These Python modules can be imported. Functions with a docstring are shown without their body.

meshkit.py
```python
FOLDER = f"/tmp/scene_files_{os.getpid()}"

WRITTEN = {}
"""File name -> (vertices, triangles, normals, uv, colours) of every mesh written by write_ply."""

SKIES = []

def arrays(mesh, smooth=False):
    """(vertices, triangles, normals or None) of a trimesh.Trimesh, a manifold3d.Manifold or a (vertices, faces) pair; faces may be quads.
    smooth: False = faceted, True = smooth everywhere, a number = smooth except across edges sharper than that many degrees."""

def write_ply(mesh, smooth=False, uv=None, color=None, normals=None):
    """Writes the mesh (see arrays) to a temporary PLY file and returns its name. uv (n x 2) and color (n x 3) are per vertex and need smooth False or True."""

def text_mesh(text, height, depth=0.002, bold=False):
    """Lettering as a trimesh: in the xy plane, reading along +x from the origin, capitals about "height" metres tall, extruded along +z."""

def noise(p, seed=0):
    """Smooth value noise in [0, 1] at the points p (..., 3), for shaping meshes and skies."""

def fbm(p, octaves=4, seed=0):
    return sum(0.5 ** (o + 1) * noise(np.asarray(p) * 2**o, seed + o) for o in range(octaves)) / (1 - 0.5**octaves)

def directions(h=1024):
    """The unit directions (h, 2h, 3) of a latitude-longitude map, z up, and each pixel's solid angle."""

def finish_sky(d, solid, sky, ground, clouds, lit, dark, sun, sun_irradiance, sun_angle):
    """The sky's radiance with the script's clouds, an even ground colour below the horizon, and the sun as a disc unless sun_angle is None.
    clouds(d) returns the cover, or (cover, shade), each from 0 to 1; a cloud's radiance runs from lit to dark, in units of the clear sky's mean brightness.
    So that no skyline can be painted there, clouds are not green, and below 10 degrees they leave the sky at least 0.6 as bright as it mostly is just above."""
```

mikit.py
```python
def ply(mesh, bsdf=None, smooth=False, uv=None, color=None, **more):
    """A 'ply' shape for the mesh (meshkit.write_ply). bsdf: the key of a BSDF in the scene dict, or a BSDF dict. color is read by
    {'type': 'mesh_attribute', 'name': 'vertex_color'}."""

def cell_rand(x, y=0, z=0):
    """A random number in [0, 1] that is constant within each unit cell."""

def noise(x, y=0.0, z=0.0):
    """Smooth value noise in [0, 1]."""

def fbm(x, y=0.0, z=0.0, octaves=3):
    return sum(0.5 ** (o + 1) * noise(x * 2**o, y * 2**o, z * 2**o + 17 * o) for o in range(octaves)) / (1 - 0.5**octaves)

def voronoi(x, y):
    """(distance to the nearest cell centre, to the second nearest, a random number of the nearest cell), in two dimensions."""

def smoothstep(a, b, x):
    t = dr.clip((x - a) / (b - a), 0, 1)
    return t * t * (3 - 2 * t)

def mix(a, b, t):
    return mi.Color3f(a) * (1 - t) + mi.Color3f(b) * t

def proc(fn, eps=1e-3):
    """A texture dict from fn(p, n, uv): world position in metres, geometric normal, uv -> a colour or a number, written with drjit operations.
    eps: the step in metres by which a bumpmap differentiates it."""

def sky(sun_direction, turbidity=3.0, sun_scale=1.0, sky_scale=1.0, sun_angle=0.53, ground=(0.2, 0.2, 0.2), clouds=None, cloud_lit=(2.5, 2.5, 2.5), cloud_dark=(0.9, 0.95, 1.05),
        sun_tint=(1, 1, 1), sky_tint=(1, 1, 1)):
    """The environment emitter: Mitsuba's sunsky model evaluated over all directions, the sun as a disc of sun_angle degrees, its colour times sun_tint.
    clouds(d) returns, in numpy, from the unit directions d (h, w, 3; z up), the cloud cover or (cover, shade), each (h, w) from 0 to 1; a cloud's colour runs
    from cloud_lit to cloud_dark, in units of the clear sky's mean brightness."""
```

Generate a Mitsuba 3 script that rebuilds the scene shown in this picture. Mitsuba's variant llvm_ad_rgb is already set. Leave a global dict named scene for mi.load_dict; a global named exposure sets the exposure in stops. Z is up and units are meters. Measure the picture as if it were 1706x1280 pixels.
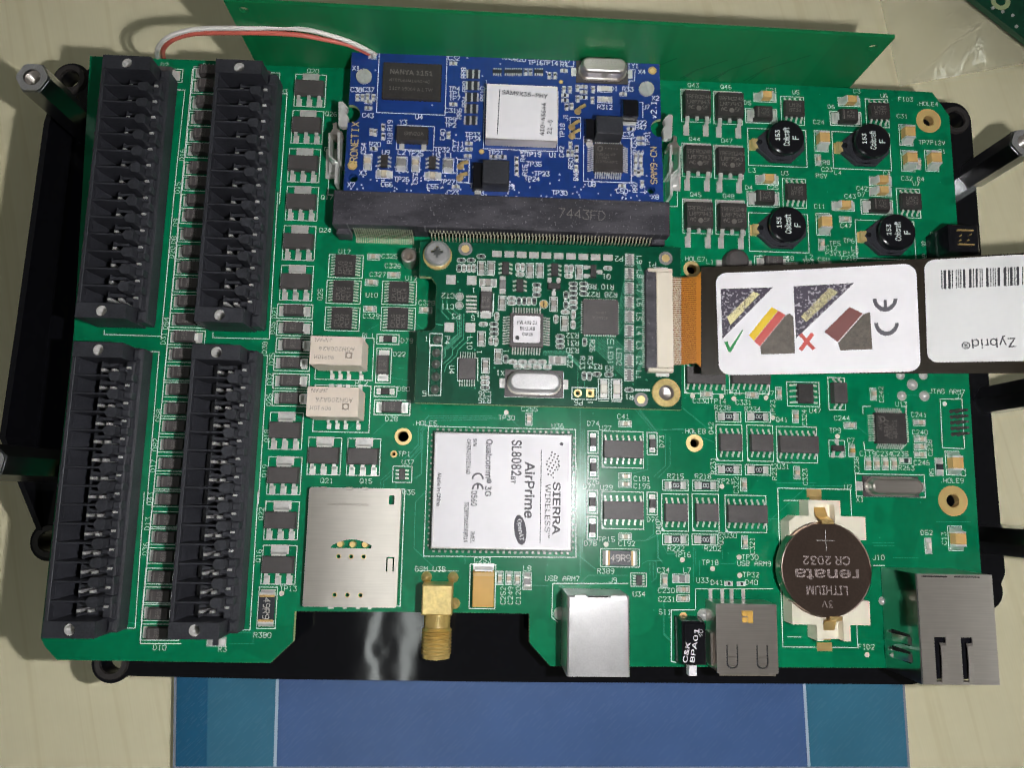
import math, random
import numpy as np, trimesh, drjit as dr, mitsuba as mi, shapely
from shapely.geometry import Polygon, LineString, Point, box as sbox
from shapely.ops import unary_union
import mikit, meshkit
from mikit import proc, noise, fbm, smoothstep, mix
T4 = mi.ScalarTransform4f
S = 0.001                      # the tables below are in millimetres, the scene in metres
rng = random.Random(7)
scene, labels = {}, {}

# ------------------------------------------------------------------ camera, lamps, exposure
CAM, FWD, UP = (-6.47, -23.36, 158.15), (0.040438, 0.14602, -0.988455), (-0.025486, 0.989093, 0.145072)
exposure = 0.0
scene['camera'] = {'type': 'perspective', 'fov': 2 * math.degrees(math.atan(853 / 1230)), 'fov_axis': 'x', 'near_clip': 0.01, 'far_clip': 20.0,
    'to_world': T4().look_at(origin=[c * S for c in CAM], target=[(c + 100 * f) * S for c, f in zip(CAM, FWD)], up=list(UP))}
AMBIENT, FLASH_L, LAMP_L = 0.065, 5200.0, 6.5
scene['room_light'] = {'type': 'constant', 'radiance': {'type': 'rgb', 'value': [AMBIENT * .98, AMBIENT, AMBIENT * .9]}}

# everything below is in millimetres on the main board: x right, y up, z towards the viewer
COMPONENTS = [
('m','terminal_block',-83.84,38.68,0,{'w':10.01,'l':57.34}),('m','terminal_block',-60.26,38.67,0,{'w':9.79,'l':57.65}),('m','terminal_block',-83.66,-23.63,0,{'w':9.69,'l':57.37}),
('m','terminal_block',-60.3,-23.51,0,{'w':9.59,'l':57.41}),('m','sma',-69.67,69.45,0,{}),('m','sma',-69.69,66.08,0,{}),('m','sma',-69.71,62.02,0,{}),('m','sma',-69.73,58.26,0,{}),
('m','sma',-69.76,54.25,0,{}),('m','sma',-69.78,50.69,0,{}),('m','sma',-69.81,46.45,0,{}),('m','sma',-69.83,42.94,0,{}),('m','sma',-69.85,38.89,0,{}),('m','sma',-69.87,35.36,0,{}),
('m','sma',-69.9,31.17,0,{}),('m','sma',-69.92,27.26,0,{}),('m','sma',-69.95,23.68,0,{}),('m','sma',-69.97,19.91,0,{}),('m','sma',-69.99,16.07,0,{}),('m','sma',-70.02,12.04,0,{}),
('m','sma',-70.04,8.26,0,{}),('m','sma',-70.06,4.46,0,{}),('m','sma',-70.09,0.52,0,{}),('m','sma',-70.11,-3.09,0,{}),('m','sma',-70.14,-7.2,0,{}),('m','sma',-70.16,-10.89,0,{}),
('m','sma',-70.19,-14.74,0,{}),('m','sma',-70.21,-18.69,0,{}),('m','sma',-70.24,-22.43,0,{}),('m','sma',-70.26,-26.01,0,{}),('m','sma',-70.29,-30.19,0,{}),('m','sma',-70.31,-33.72,0,{}),
('m','sma',-70.34,-37.54,0,{}),('m','sma',-70.36,-41.63,0,{}),('m','sma',-70.39,-45.37,0,{}),('m','sma',-70.41,-48.86,0,{}),('m','sma',-70.3,-52.67,0,{}),('m','sma',-79.79,68.55,0,{}),
('m','sma',-58.1,68.66,0,{}),('m','sot223',-47.18,66.35,0,{}),('m','sot223',-47.28,57.49,0,{}),('m','sot223',-47.47,48.32,0,{}),('m','sot223',-47.39,39.37,0,{}),
('m','sot223',-47.47,30.27,0,{}),('m','sot223',-47.48,21.18,0,{}),('m','sot223',-47.72,-11.19,0,{}),('m','sot223',-47.45,-20.63,0,{}),('m','sot223',-47.43,-29.89,0,{}),
('m','sot223',-47.37,-38.89,0,{}),('m','sot223',-39.36,-16.34,0,{}),('m','sot223',-31.13,-16.35,0,{}),('m','sma',-47.45,14.71,0,{'box':1}),('m','sma',-47.3,10.93,0,{'box':1}),
('m','sma',-47.18,7.18,0,{'box':1}),('m','sma',-47.38,3.22,0,{'box':1}),('m','sma',-47.28,-0.63,0,{'box':1}),('m','sma',-47.19,-4.39,0,{'box':1}),('m','tssop14',-37.03,25.2,0,{}),
('m','tssop14',-37.19,19.37,0,{}),('m','tssop14',-37.18,13.33,0,{}),('m','tssop14',-25.12,19.5,0,{}),('m','tssop14',-25.12,13.65,0,{}),('m','c0603',-31.06,27.55,0,{}),
('m','c0603',-26.51,23.53,0,{}),('m','c0603',-31.25,21.69,0,{}),('m','c0603',-31.31,15.7,0,{}),('m','c0603',-19.24,15.82,0,{}),('m','sod',-27.12,9.12,0,{}),('m','sod',-27.13,-2.34,0,{}),
('m','sma',-27.8,3.31,90,{'box':1}),('m','sma',-25.57,-5.77,0,{'box':1}),('m','relay',-36.43,4.68,0,{'w':10.46,'l':5.82}),('m','relay',-36.53,-5.85,0,{'w':10.3,'l':5.99}),
('m','rivet',-22.94,26.69,0,{}),('m','sot6',-22.84,-19.93,0,{}),('m','r2512',-49.22,-47.62,90,{'s':'49R9','tr':-90}),('m','r2512',23.49,-36.5,0,{'s':'49R9','tr':0}),
('m','sim',-32.14,-34.99,0,{'w':18.9,'l':23.9}),('m','modem',-1.69,-22.99,0,{'w':29.03,'l':24.11}),('m','sma_jack',-14.32,-44.77,0,{'w':6.09,'l':5.92}),
('m','tantalum',-5.16,-43.07,0,{'w':4.35,'l':7.14}),('m','c0603',-1.74,-41.01,90,{}),('m','c0603',0.11,-40.98,90,{}),('m','c0603',1.91,-41.03,90,{}),
('m','c0805',3.96,-41.52,90,{'col':'ferrite'}),('m','usb_b',17.24,-50.36,0,{'w':12.1,'l':14.97}),('m','solder_bump',10.87,-48.0,0,{'r':1.35}),('m','sot8',27.42,-40.92,0,{}),
('m','so14',24.13,-13.67,0,{}),('m','so14',24.1,-26.58,0,{}),('m','so8',35.33,-26.84,0,{}),('m','so8',41.94,-26.72,0,{}),('m','so8',47.41,-11.68,0,{}),('m','so14',50.65,-26.84,0,{}),
('m','so14',62.33,-11.78,0,{}),('m','so8',54.21,-11.63,0,{}),('m','sod',17.7,-12.2,90,{}),('m','sod',17.72,-17.6,90,{}),('m','sod',17.57,-24.91,90,{}),('m','sod',17.62,-30.4,90,{}),
('m','sod',30.53,-12.25,90,{}),('m','sod',30.43,-25.03,90,{}),('m','r1206',35.49,-21.09,0,{'s':'1001'}),('m','r1206',41.99,-21.02,0,{'s':'1001'}),('m','r1206',35.34,-32.5,0,{'s':'1001'}),
('m','r1206',41.69,-32.4,0,{'s':'1001'}),('m','r1206',47.35,-6.04,0,{'s':'1001'}),('m','r1206',47.13,-17.49,0,{'s':'1001'}),('m','r1206',53.88,-5.9,0,{'s':'1001'}),
('m','r1206',53.54,-17.42,0,{'s':'1001'}),('m','c0603',24.66,-8.12,0,{}),('m','c0603',24.63,-19.36,0,{}),('m','c0603',24.62,-21.03,0,{}),('m','c0603',24.59,-32.05,0,{}),
('m','c0603',50.33,-20.66,90,{}),('m','c0603',50.23,-32.8,90,{}),('m','c0603',62.1,-17.85,90,{}),('m','c0603',62.23,-5.64,90,{}),('m','c0603',58.66,-0.56,90,{}),
('m','c0603',42.63,-1.23,0,{}),('m','c0603',52.69,-1.14,0,{}),('m','so14',42.27,2.85,0,{}),('m','so14',52.21,3.12,0,{}),('m','so8l',64.16,-0.62,0,{}),('m','sop4',71.68,-0.33,0,{}),
('m','sot23',71.2,-12.4,0,{}),('m','c0603',74.45,-12.82,90,{'col':'tan'}),('m','c0603',74.38,-7.3,0,{}),('m','c0603',79.91,-0.19,90,{}),('m','qfp48',82.85,-7.78,0,{}),
('m','c0603',89.95,-6.31,0,{}),('m','c0603',89.96,-9.95,0,{}),('m','c0603',89.85,-11.66,0,{}),('m','c0603',89.74,-13.37,0,{}),('m','c0603',77.88,-15.58,90,{}),
('m','c0603',79.82,-15.54,90,{}),('m','c0603',81.73,-15.5,90,{}),('m','c0603',83.61,-15.46,90,{}),('m','r0603',86.3,-14.75,0,{}),('m','crystal',82.55,-20.42,0,{'w':11.9,'l':4.1,'tabs':1}),
('m','jtag',98.34,-6.18,0,{}),('m','c1210',96.91,-15.05,90,{}),('m','c1210',96.35,-31.24,90,{}),('m','r0805',93.82,-15.9,90,{}),('m','led',90.27,-32.93,90,{}),
('m','hole',96.41,-23.24,0,{'r':3.3,'ri':1.45}),('m','hole',96.67,65.06,0,{'r':3.0,'ri':1.3}),('m','hole',39.79,-11.95,0,{'r':1.9,'ri':0.95}),
('m','hole',-22.98,-11.92,0,{'r':1.85,'ri':1.15}),('m','hole',-24.8,-15.69,0,{'r':0.75,'ri':0.42}),('m','hole',39.8,27.09,0,{'r':1.9,'ri':1.1}),('m','solder_bump',88.94,2.12,0,{'r':1.275}),
('m','solder_bump',86.4,-0.46,0,{'r':1.105}),('m','solder_bump',91.52,-0.33,0,{'r':1.19}),('m','solder_bump',86.34,4.18,0,{'r':1.02}),('m','solder_bump',91.54,4.32,0,{'r':1.02}),
('m','solder_bump',41.07,-47.85,0,{'r':1.3}),('m','solder_bump',79.65,-44.57,0,{'r':0.95}),('m','usb_a',47.69,-51.29,0,{'w':12.39,'l':13.42}),
('m','push_switch',37.67,-52.77,0,{'w':4.28,'l':7.98}),('m','hole',36.82,-48.24,0,{'r':0.85,'ri':0.35}),('m','c0603',32.81,-41.02,90,{}),('m','c0805',36.41,-40.53,0,{'col':'ferrite'}),
('m','c0603',36.81,-42.69,0,{}),('m','c0603',36.78,-44.55,0,{}),('m','c0402',46.53,-41.42,0,{'col':'black'}),('m','c0402',49.25,-41.43,0,{'col':'black'}),
('m','network_socket',87.24,-47.95,0,{'w':15.47,'l':20.78}),('m','battery_holder',66.21,-37.88,0,{'w':16.26,'l':21.95}),('m','dpak',41.35,66.12,0,{}),('m','dpak',48.95,65.93,0,{}),
('m','dpak',41.35,52.75,0,{}),('m','dpak',48.8,52.57,0,{}),('m','dpak',41.3,39.25,0,{}),('m','dpak',48.87,39.26,0,{}),('m','inductor',60.61,57.21,0,{}),('m','inductor',60.24,36.66,0,{}),
('m','inductor',80.52,57.22,0,{}),('m','inductor',85.0,35.85,0,{}),('m','so8s',64.25,66.17,0,{}),('m','so8s',63.93,45.87,0,{}),('m','so8s',84.42,66.41,0,{}),('m','so8s',90.62,44.49,0,{}),
('m','smb',56.77,64.52,0,{}),('m','smb',56.58,44.17,0,{}),('m','smb',76.81,64.74,0,{}),('m','smb',83.1,43.26,0,{}),('m','c1206t',57.78,69.16,0,{}),('m','c1206t',57.64,48.86,0,{}),
('m','c1206t',77.81,68.94,0,{}),('m','c1206t',84.27,49.54,0,{}),('m','c1206t',84.13,46.97,0,{}),('m','c1206t',75.19,43.17,0,{}),('m','c1210',70.73,58.94,90,{}),
('m','c1210',70.32,38.69,90,{}),('m','c1210',91.0,61.24,90,{}),('m','c1210',91.08,54.87,90,{}),('m','c1210',96.8,55.1,90,{}),('m','c0603',69.77,54.23,90,{}),('m','c0603',69.72,33.83,90,{}),
('m','c0603',75.53,40.04,0,{}),('m','c0603',93.39,54.2,90,{}),('m','black_header',97.45,33.42,0,{'w':4.08,'l':4.46}),('m','round_ind',49.38,28.63,0,{}),('m','sma',58.02,29.1,0,{}),
('m','c0603',62.73,28.77,0,{}),('m','c0603',70.4,29.19,0,{}),('m','memory_socket',-2.95,35.95,0,{'w':72.09,'l':7.52}),('m','latch',-38.88,50.49,0,{'mir':0}),
('m','latch',33.84,50.58,0,{'mir':1}),('m','test_point',20.56,-33.75,0,{}),('m','test_point',36.77,-36.67,0,{}),('m','test_point',43.2,-38.42,0,{}),('m','test_point',48.95,-35.94,0,{}),
('m','test_point',48.98,-39.7,0,{}),('m','test_point',45.57,-21.08,0,{}),('m','test_point',45.94,-1.57,0,{}),('m','test_point',39.53,-1.63,0,{}),('m','test_point',48.66,-2.0,0,{}),
('m','test_point',55.85,-1.62,0,{}),('m','test_point',71.42,-9.77,0,{}),('m','test_point',57.21,-5.99,0,{}),('m','test_point',-46.48,-44.71,0,{}),('m','test_point',-1.12,-6.26,0,{}),
('m','test_point',75.67,-55.57,0,{}),('m','c0603',3.8,-7.56,90,{}),('s','hole',-10.73,27.59,0,{'r':1.5,'ri':0,'dot':0.85}),('s','hole',32.06,26.96,0,{'r':1.5,'ri':0,'dot':0.85}),
('s','hole',26.56,-3.68,0,{'r':1.5,'ri':0,'dot':0.85}),('s','pad',-4.02,26.71,0,{'w':2.1,'l':1.4}),('s','pad',-1.41,26.71,0,{'w':2.1,'l':1.4}),('s','pad',1.21,26.7,0,{'w':2.1,'l':1.4}),
('s','pad',3.83,26.7,0,{'w':2.1,'l':1.4}),('s','pad',6.45,26.7,0,{'w':2.1,'l':1.4}),('s','pad',9.08,26.69,0,{'w':2.1,'l':1.4}),('s','pad',11.71,26.69,0,{'w':2.1,'l':1.4}),
('s','pad',14.35,26.68,0,{'w':2.1,'l':1.4}),('s','pad',16.98,26.68,0,{'w':2.1,'l':1.4}),('s','pad',19.63,26.68,0,{'w':2.1,'l':1.4}),('s','pad',-13.57,20.74,0,{'w':2.05,'l':2.05}),
('s','pad',-9.2,20.76,0,{'w':2.05,'l':2.05}),('s','pad',-13.6,10.5,0,{'w':2.05,'l':2.05}),('s','pad',-9.21,10.57,0,{'w':2.05,'l':2.05}),('s','pad',-9.19,17.22,0,{'w':2.3,'l':0.5}),
('s','pad',-9.17,16.37,0,{'w':2.3,'l':0.5}),('s','pad',-9.15,15.53,0,{'w':2.3,'l':0.5}),('s','pad',-9.13,14.74,0,{'w':2.3,'l':0.5}),('s','pad',-9.11,13.99,0,{'w':2.3,'l':0.5}),
('s','testring',-11.63,17.15,0,{}),('s','testring',-11.66,15.23,0,{}),('s','sma',-6.06,16.05,90,{'nobox':1}),('s','qfp44',2.47,10.12,0,{}),('s','qfn',17.95,13.5,0,{}),
('s','ssop14',-9.59,1.75,0,{}),('s','crystal',4.21,-0.95,0,{'w':11.24,'l':4.84,'tabs':1,'base':1}),('s','solder_bump',-16.06,7.85,0,{'r':0.95,'dark':1}),
('s','solder_bump',-16.11,5.03,0,{'r':0.95,'dark':1}),('s','solder_bump',-16.11,2.67,0,{'r':0.95,'dark':1}),('s','solder_bump',-16.08,0.02,0,{'r':0.95,'dark':1}),
('s','solder_bump',-16.13,-2.61,0,{'r':0.95,'dark':1}),('s','hole',13.36,-2.65,0,{'r':0.85,'ri':0.5}),('s','hole',15.93,-2.59,0,{'r':0.85,'ri':0.45,'sq':1}),
('s','led',18.72,-1.64,90,{'big':1}),('s','led',21.42,-1.68,90,{'big':1}),('s','array4',24.27,26.36,90,{}),('s','array4',24.22,23.22,90,{}),('s','array4',24.21,20.05,90,{}),
('s','array4',24.2,16.98,90,{}),('s','array4',24.19,13.9,90,{}),('s','array4',24.12,10.81,90,{}),('s','array4',24.1,7.7,90,{}),('s','array4',24.09,4.5,90,{}),('s','array4',24.02,1.43,90,{}),
('s','ffc_socket',30.26,13.05,0,{'w':5.83,'l':21.5}),('s','c0402',-11.51,25.04,0,{'col':'black','oval':1}),('s','c0402',-9.43,25.11,0,{'col':'black','oval':1}),
('s','c0402',-11.93,23.3,90,{'col':'black','oval':1}),('s','c0402',-10.93,23.34,90,{'col':'cap','oval':1}),('s','c0402',-9.86,23.37,90,{'col':'cap','oval':1}),
('s','c0402',-8.85,23.41,90,{'col':'cap','oval':1}),('s','c0402',-7.35,26.02,0,{'col':'black','oval':1}),('s','c0402',0.44,23.96,90,{'col':'cap','oval':1}),
('s','c0402',1.46,23.99,90,{'col':'cap','oval':1}),('s','c0402',0.95,22.37,0,{'col':'cap','oval':1}),('s','c0402',10.79,23.93,90,{'col':'cap','oval':1}),
('s','c0402',11.81,23.96,90,{'col':'cap','oval':1}),('s','c0402',11.28,22.34,0,{'col':'cap','oval':1}),('s','c0402',4.5,20.16,0,{'col':'black','oval':1}),
('s','c0402',4.57,19.18,0,{'col':'cap','oval':1}),('s','c0402',4.53,18.02,0,{'col':'black','oval':1}),('s','c0402',0.82,16.56,90,{'col':'black','oval':1}),
('s','c0402',1.94,16.6,90,{'col':'black','oval':1}),('s','c0402',2.95,16.63,90,{'col':'cap','oval':1}),('s','c0402',4.02,16.66,90,{'col':'black','oval':1}),
('s','c0402',-0.74,17.12,0,{'col':'cap','oval':1}),('s','c0402',-0.72,16.09,0,{'col':'cap','oval':1}),('s','c0402',12.26,20.65,0,{'col':'black','oval':1}),
('s','c0402',12.26,19.67,0,{'col':'black','oval':1}),('s','c0402',12.27,18.63,0,{'col':'black','oval':1}),('s','c0402',12.28,17.59,0,{'col':'black','oval':1}),
('s','c0402',12.28,16.59,0,{'col':'cap','oval':1}),('s','c0402',12.29,15.51,0,{'col':'black','oval':1}),('s','c0402',14.43,20.72,0,{'col':'black','oval':1}),
('s','c0402',14.44,19.67,0,{'col':'black','oval':1}),('s','c0402',14.44,18.57,0,{'col':'black','oval':1}),('s','c0402',10.72,18.15,90,{'col':'black','oval':1}),
('s','c0402',10.74,16.07,90,{'col':'black','oval':1}),('s','c0402',8.63,12.9,90,{'col':'cap','oval':1}),('s','c0402',12.3,13.98,90,{'col':'cap','oval':1}),
('s','c0402',12.26,11.8,90,{'col':'cap','oval':1}),('s','c0402',10.63,14.48,0,{'col':'cap','oval':1}),('s','c0402',9.56,9.19,0,{'col':'black','oval':1}),
('s','c0402',9.57,8.17,0,{'col':'black','oval':1}),('s','c0402',9.58,7.15,0,{'col':'black','oval':1}),('s','c0402',-3.78,13.14,90,{'col':'cap','oval':1}),
('s','c0402',-4.31,11.43,0,{'col':'black','oval':1}),('s','c0402',-4.28,10.35,0,{'col':'black','oval':1}),('s','c0402',-4.26,9.39,0,{'col':'black','oval':1}),
('s','c0402',-3.84,7.73,90,{'col':'cap','oval':1}),('s','c0402',-4.81,7.88,90,{'col':'cap','oval':1}),('s','c0402',-6.53,11.37,0,{'col':'cap','oval':1}),
('s','c0402',-1.71,4.1,90,{'col':'black','oval':1}),('s','c0402',-0.22,3.54,0,{'col':'cap','oval':1}),('s','c0402',1.82,3.6,0,{'col':'cap','oval':1}),
('s','c0402',3.93,3.68,0,{'col':'cap','oval':1}),('s','c0402',5.91,3.68,0,{'col':'cap','oval':1}),('s','c0402',0.85,2.61,0,{'col':'cap','oval':1}),
('s','c0402',2.82,2.62,0,{'col':'cap','oval':1}),('s','c0402',4.87,2.61,0,{'col':'cap','oval':1}),('s','c0402',6.98,2.63,0,{'col':'cap','oval':1}),
('s','c0402',-5.91,0.07,0,{'col':'cap','oval':1}),('s','c0402',-5.89,-0.96,0,{'col':'cap','oval':1}),('s','c0402',-5.86,-1.98,0,{'col':'black','oval':1}),
('s','c0402',14.73,8.17,90,{'col':'black','oval':1}),('s','c0402',14.67,1.01,90,{'col':'black','oval':1}),('s','c0402',15.76,0.97,90,{'col':'black','oval':1}),
('s','c0402',17.34,1.42,0,{'col':'black','oval':1}),('s','c0402',19.82,1.42,0,{'col':'black','oval':1}),('s','c0402',24.07,-1.71,0,{'col':'black','oval':1}),
('s','c0402',19.59,24.34,0,{'col':'cap','oval':1}),('s','c0603',-7.25,23.46,90,{'big':1}),('s','c0603',-5.23,23.53,90,{'big':1}),('s','c0603',3.02,23.3,90,{'big':1}),
('s','c0603',5.11,23.37,90,{'big':1}),('s','c0603',13.44,23.28,90,{'big':1}),('s','c0603',-2.72,16.03,90,{'big':1}),('s','c0603',8.12,16.12,90,{'big':1}),
('s','c0603',10.42,12.05,90,{'big':1}),('s','c0603',-3.3,4.65,90,{'big':1}),('s','c0603',-5.88,2.59,90,{'big':1}),('s','c0603',-6.87,8.24,90,{'big':1}),('s','c0805',-5.77,20.26,0,{}),
('s','c0805',9.08,4.09,0,{}),('s','sot6v',-2.17,23.44,0,{}),('s','sot6v',8.22,23.47,0,{}),('s','sot6v',0.94,19.8,0,{}),('s','sod',-2.69,19.93,90,{'nobox':1,'grey':1}),
('s','sot23',8.14,19.9,180,{'nobox':1}),('s','sot23',16.43,23.4,-90,{'nobox':1}),('s','trimmer',6.04,16.03,0,{}),('b','ram',-23.46,65.32,0,{'w':12.72,'l':8.4}),
('b','sot_big',-22.81,52.59,0,{'w':6.69,'l':3.14}),('b','c0805',-32.3,46.64,90,{'col':'cream'}),('b','c0805',-28.66,43.95,0,{'col':'cream'}),('b','c1008',-25.04,46.48,90,{'col':'ferrite'}),
('b','c0805',-22.01,46.6,90,{'col':'cream'}),('b','c0805',-18.24,43.98,0,{'col':'cream'}),('b','c1008',-15.0,46.43,90,{'col':'ferrite'}),('b','sot6v',-28.72,46.78,0,{}),
('b','sot6v',-18.41,46.82,0,{}),('b','c0402',-29.36,54.76,90,{'col':'black'}),('b','c0402',-29.26,52.64,90,{'col':'black'}),('b','c0402',-31.85,53.59,90,{'col':'cap'}),
('b','c0402',-31.07,53.47,90,{'col':'cap'}),('b','c0402',-31.18,49.69,0,{'col':'black'}),('b','c0402',-15.15,53.53,90,{'col':'cap'}),('b','c0402',-32.44,71.14,0,{'col':'cap'}),
('b','c0402',-35.22,61.46,90,{'col':'cap'}),('b','c0402',-34.12,61.51,90,{'col':'cap'}),('b','c0402',-33.03,61.71,90,{'col':'cap'}),('b','c0402',-32.84,60.53,0,{'col':'cap'}),
('b','c0402',-32.77,59.05,0,{'col':'cap'}),('b','c0402',-31.79,61.61,90,{'col':'cap'}),('b','c0402',-14.64,70.42,0,{'col':'cap'}),('b','c0402',-14.34,60.76,0,{'col':'cap'}),
('b','c0402',1.45,69.14,90,{'col':'black'}),('b','c0402',2.46,69.19,90,{'col':'black'}),('b','c0402',6.7,68.54,90,{'col':'black'}),('b','c0402',7.96,68.6,90,{'col':'black'}),
('b','c0402',9.93,69.82,0,{'col':'cap'}),('b','c0402',9.97,65.35,90,{'col':'cap'}),('b','c0402',11.31,65.41,90,{'col':'cap'}),('b','c0402',13.02,65.8,90,{'col':'cap'}),
('b','c0402',14.36,66.18,0,{'col':'cap'}),('b','c0402',16.45,65.64,90,{'col':'cap'}),('b','c0402',10.21,63.93,0,{'col':'black'}),('b','c0402',10.22,62.74,0,{'col':'black'}),
('b','c0402',14.37,64.91,0,{'col':'cap'}),('b','c0402',14.38,63.63,0,{'col':'black'}),('b','c0402',13.04,63.26,90,{'col':'cap'}),('b','c0402',23.18,64.82,0,{'col':'cap'}),
('b','c0402',10.6,61.25,90,{'col':'black'}),('b','c0402',11.71,61.46,90,{'col':'cap'}),('b','c0402',16.31,63.08,90,{'col':'cap'}),('b','c0402',24.82,57.81,0,{'col':'black'}),
('b','c0402',24.82,56.59,0,{'col':'black'}),('b','c0402',27.02,54.52,0,{'col':'cap'}),('b','c0402',27.01,53.3,0,{'col':'cap'}),('b','c0402',25.93,50.16,90,{'col':'cap'}),
('b','c0402',27.0,50.2,90,{'col':'cap'}),('b','c0402',25.92,48.62,90,{'col':'cap'}),('b','c0402',26.99,48.66,90,{'col':'cap'}),('b','c0402',25.75,46.73,90,{'col':'cap'}),
('b','c0402',26.48,46.41,90,{'col':'black'}),('b','c0402',27.22,46.79,90,{'col':'cap'}),('b','c0402',27.28,44.06,90,{'col':'cap'}),('b','c0402',11.5,52.32,90,{'col':'cap'}),
('b','c0402',11.03,50.42,90,{'col':'black'}),('b','c0402',11.92,50.45,90,{'col':'cap'}),('b','c0402',12.89,51.52,90,{'col':'black'}),('b','c0402',12.9,49.29,90,{'col':'black'}),
('b','c0402',12.79,46.99,90,{'col':'cap'}),('b','c0402',22.89,43.3,0,{'col':'cap'}),('b','c0402',-10.7,51.75,0,{'col':'cap'}),('b','c0402',-10.66,50.45,0,{'col':'cap'}),
('b','c0402',-10.85,48.9,0,{'col':'cap'}),('b','c0402',-13.23,41.73,0,{'col':'cap'}),('b','c0402',-0.2,48.36,90,{'col':'black'}),('b','c0402',-0.18,46.98,90,{'col':'black'}),
('b','c0402',-0.15,45.69,90,{'col':'black'}),('b','c0402',-5.27,48.88,0,{'col':'black'}),('b','c0402',-3.28,48.96,0,{'col':'black'}),('b','rr',-4.87,68.77,0,{}),('b','rr',-2.3,68.89,0,{}),
('b','rr',-0.35,68.98,0,{}),('b','rr',4.34,69.19,0,{}),('b','rr',-10.83,67.99,90,{}),('b','rr',-9.5,68.05,90,{}),('b','rr',-10.89,65.23,90,{}),('b','rr',-9.57,65.29,90,{}),
('b','rr',-10.96,62.49,90,{}),('b','rr',-9.65,62.55,90,{}),('b','rr',-11.03,59.76,90,{}),('b','rr',-9.72,59.82,90,{}),('b','rr',-11.1,57.05,90,{}),('b','rr',-9.79,57.1,90,{}),
('b','phy',0.58,57.88,0,{'w':15.39,'l':12.63}),('b','led',19.07,65.88,0,{}),('b','led',19.07,63.33,0,{}),('b','jumper',-4.71,43.58,0,{'w':5.62,'l':5.2,'low':-1}),
('b','gold_pin',-11.55,46.61,0,{}),('b','gold_pin',-11.62,43.96,0,{}),('b','jumper',19.43,55.12,0,{'w':5.73,'l':4.08,'low':-1}),('b','gold_pin',12.53,56.85,0,{}),
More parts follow.
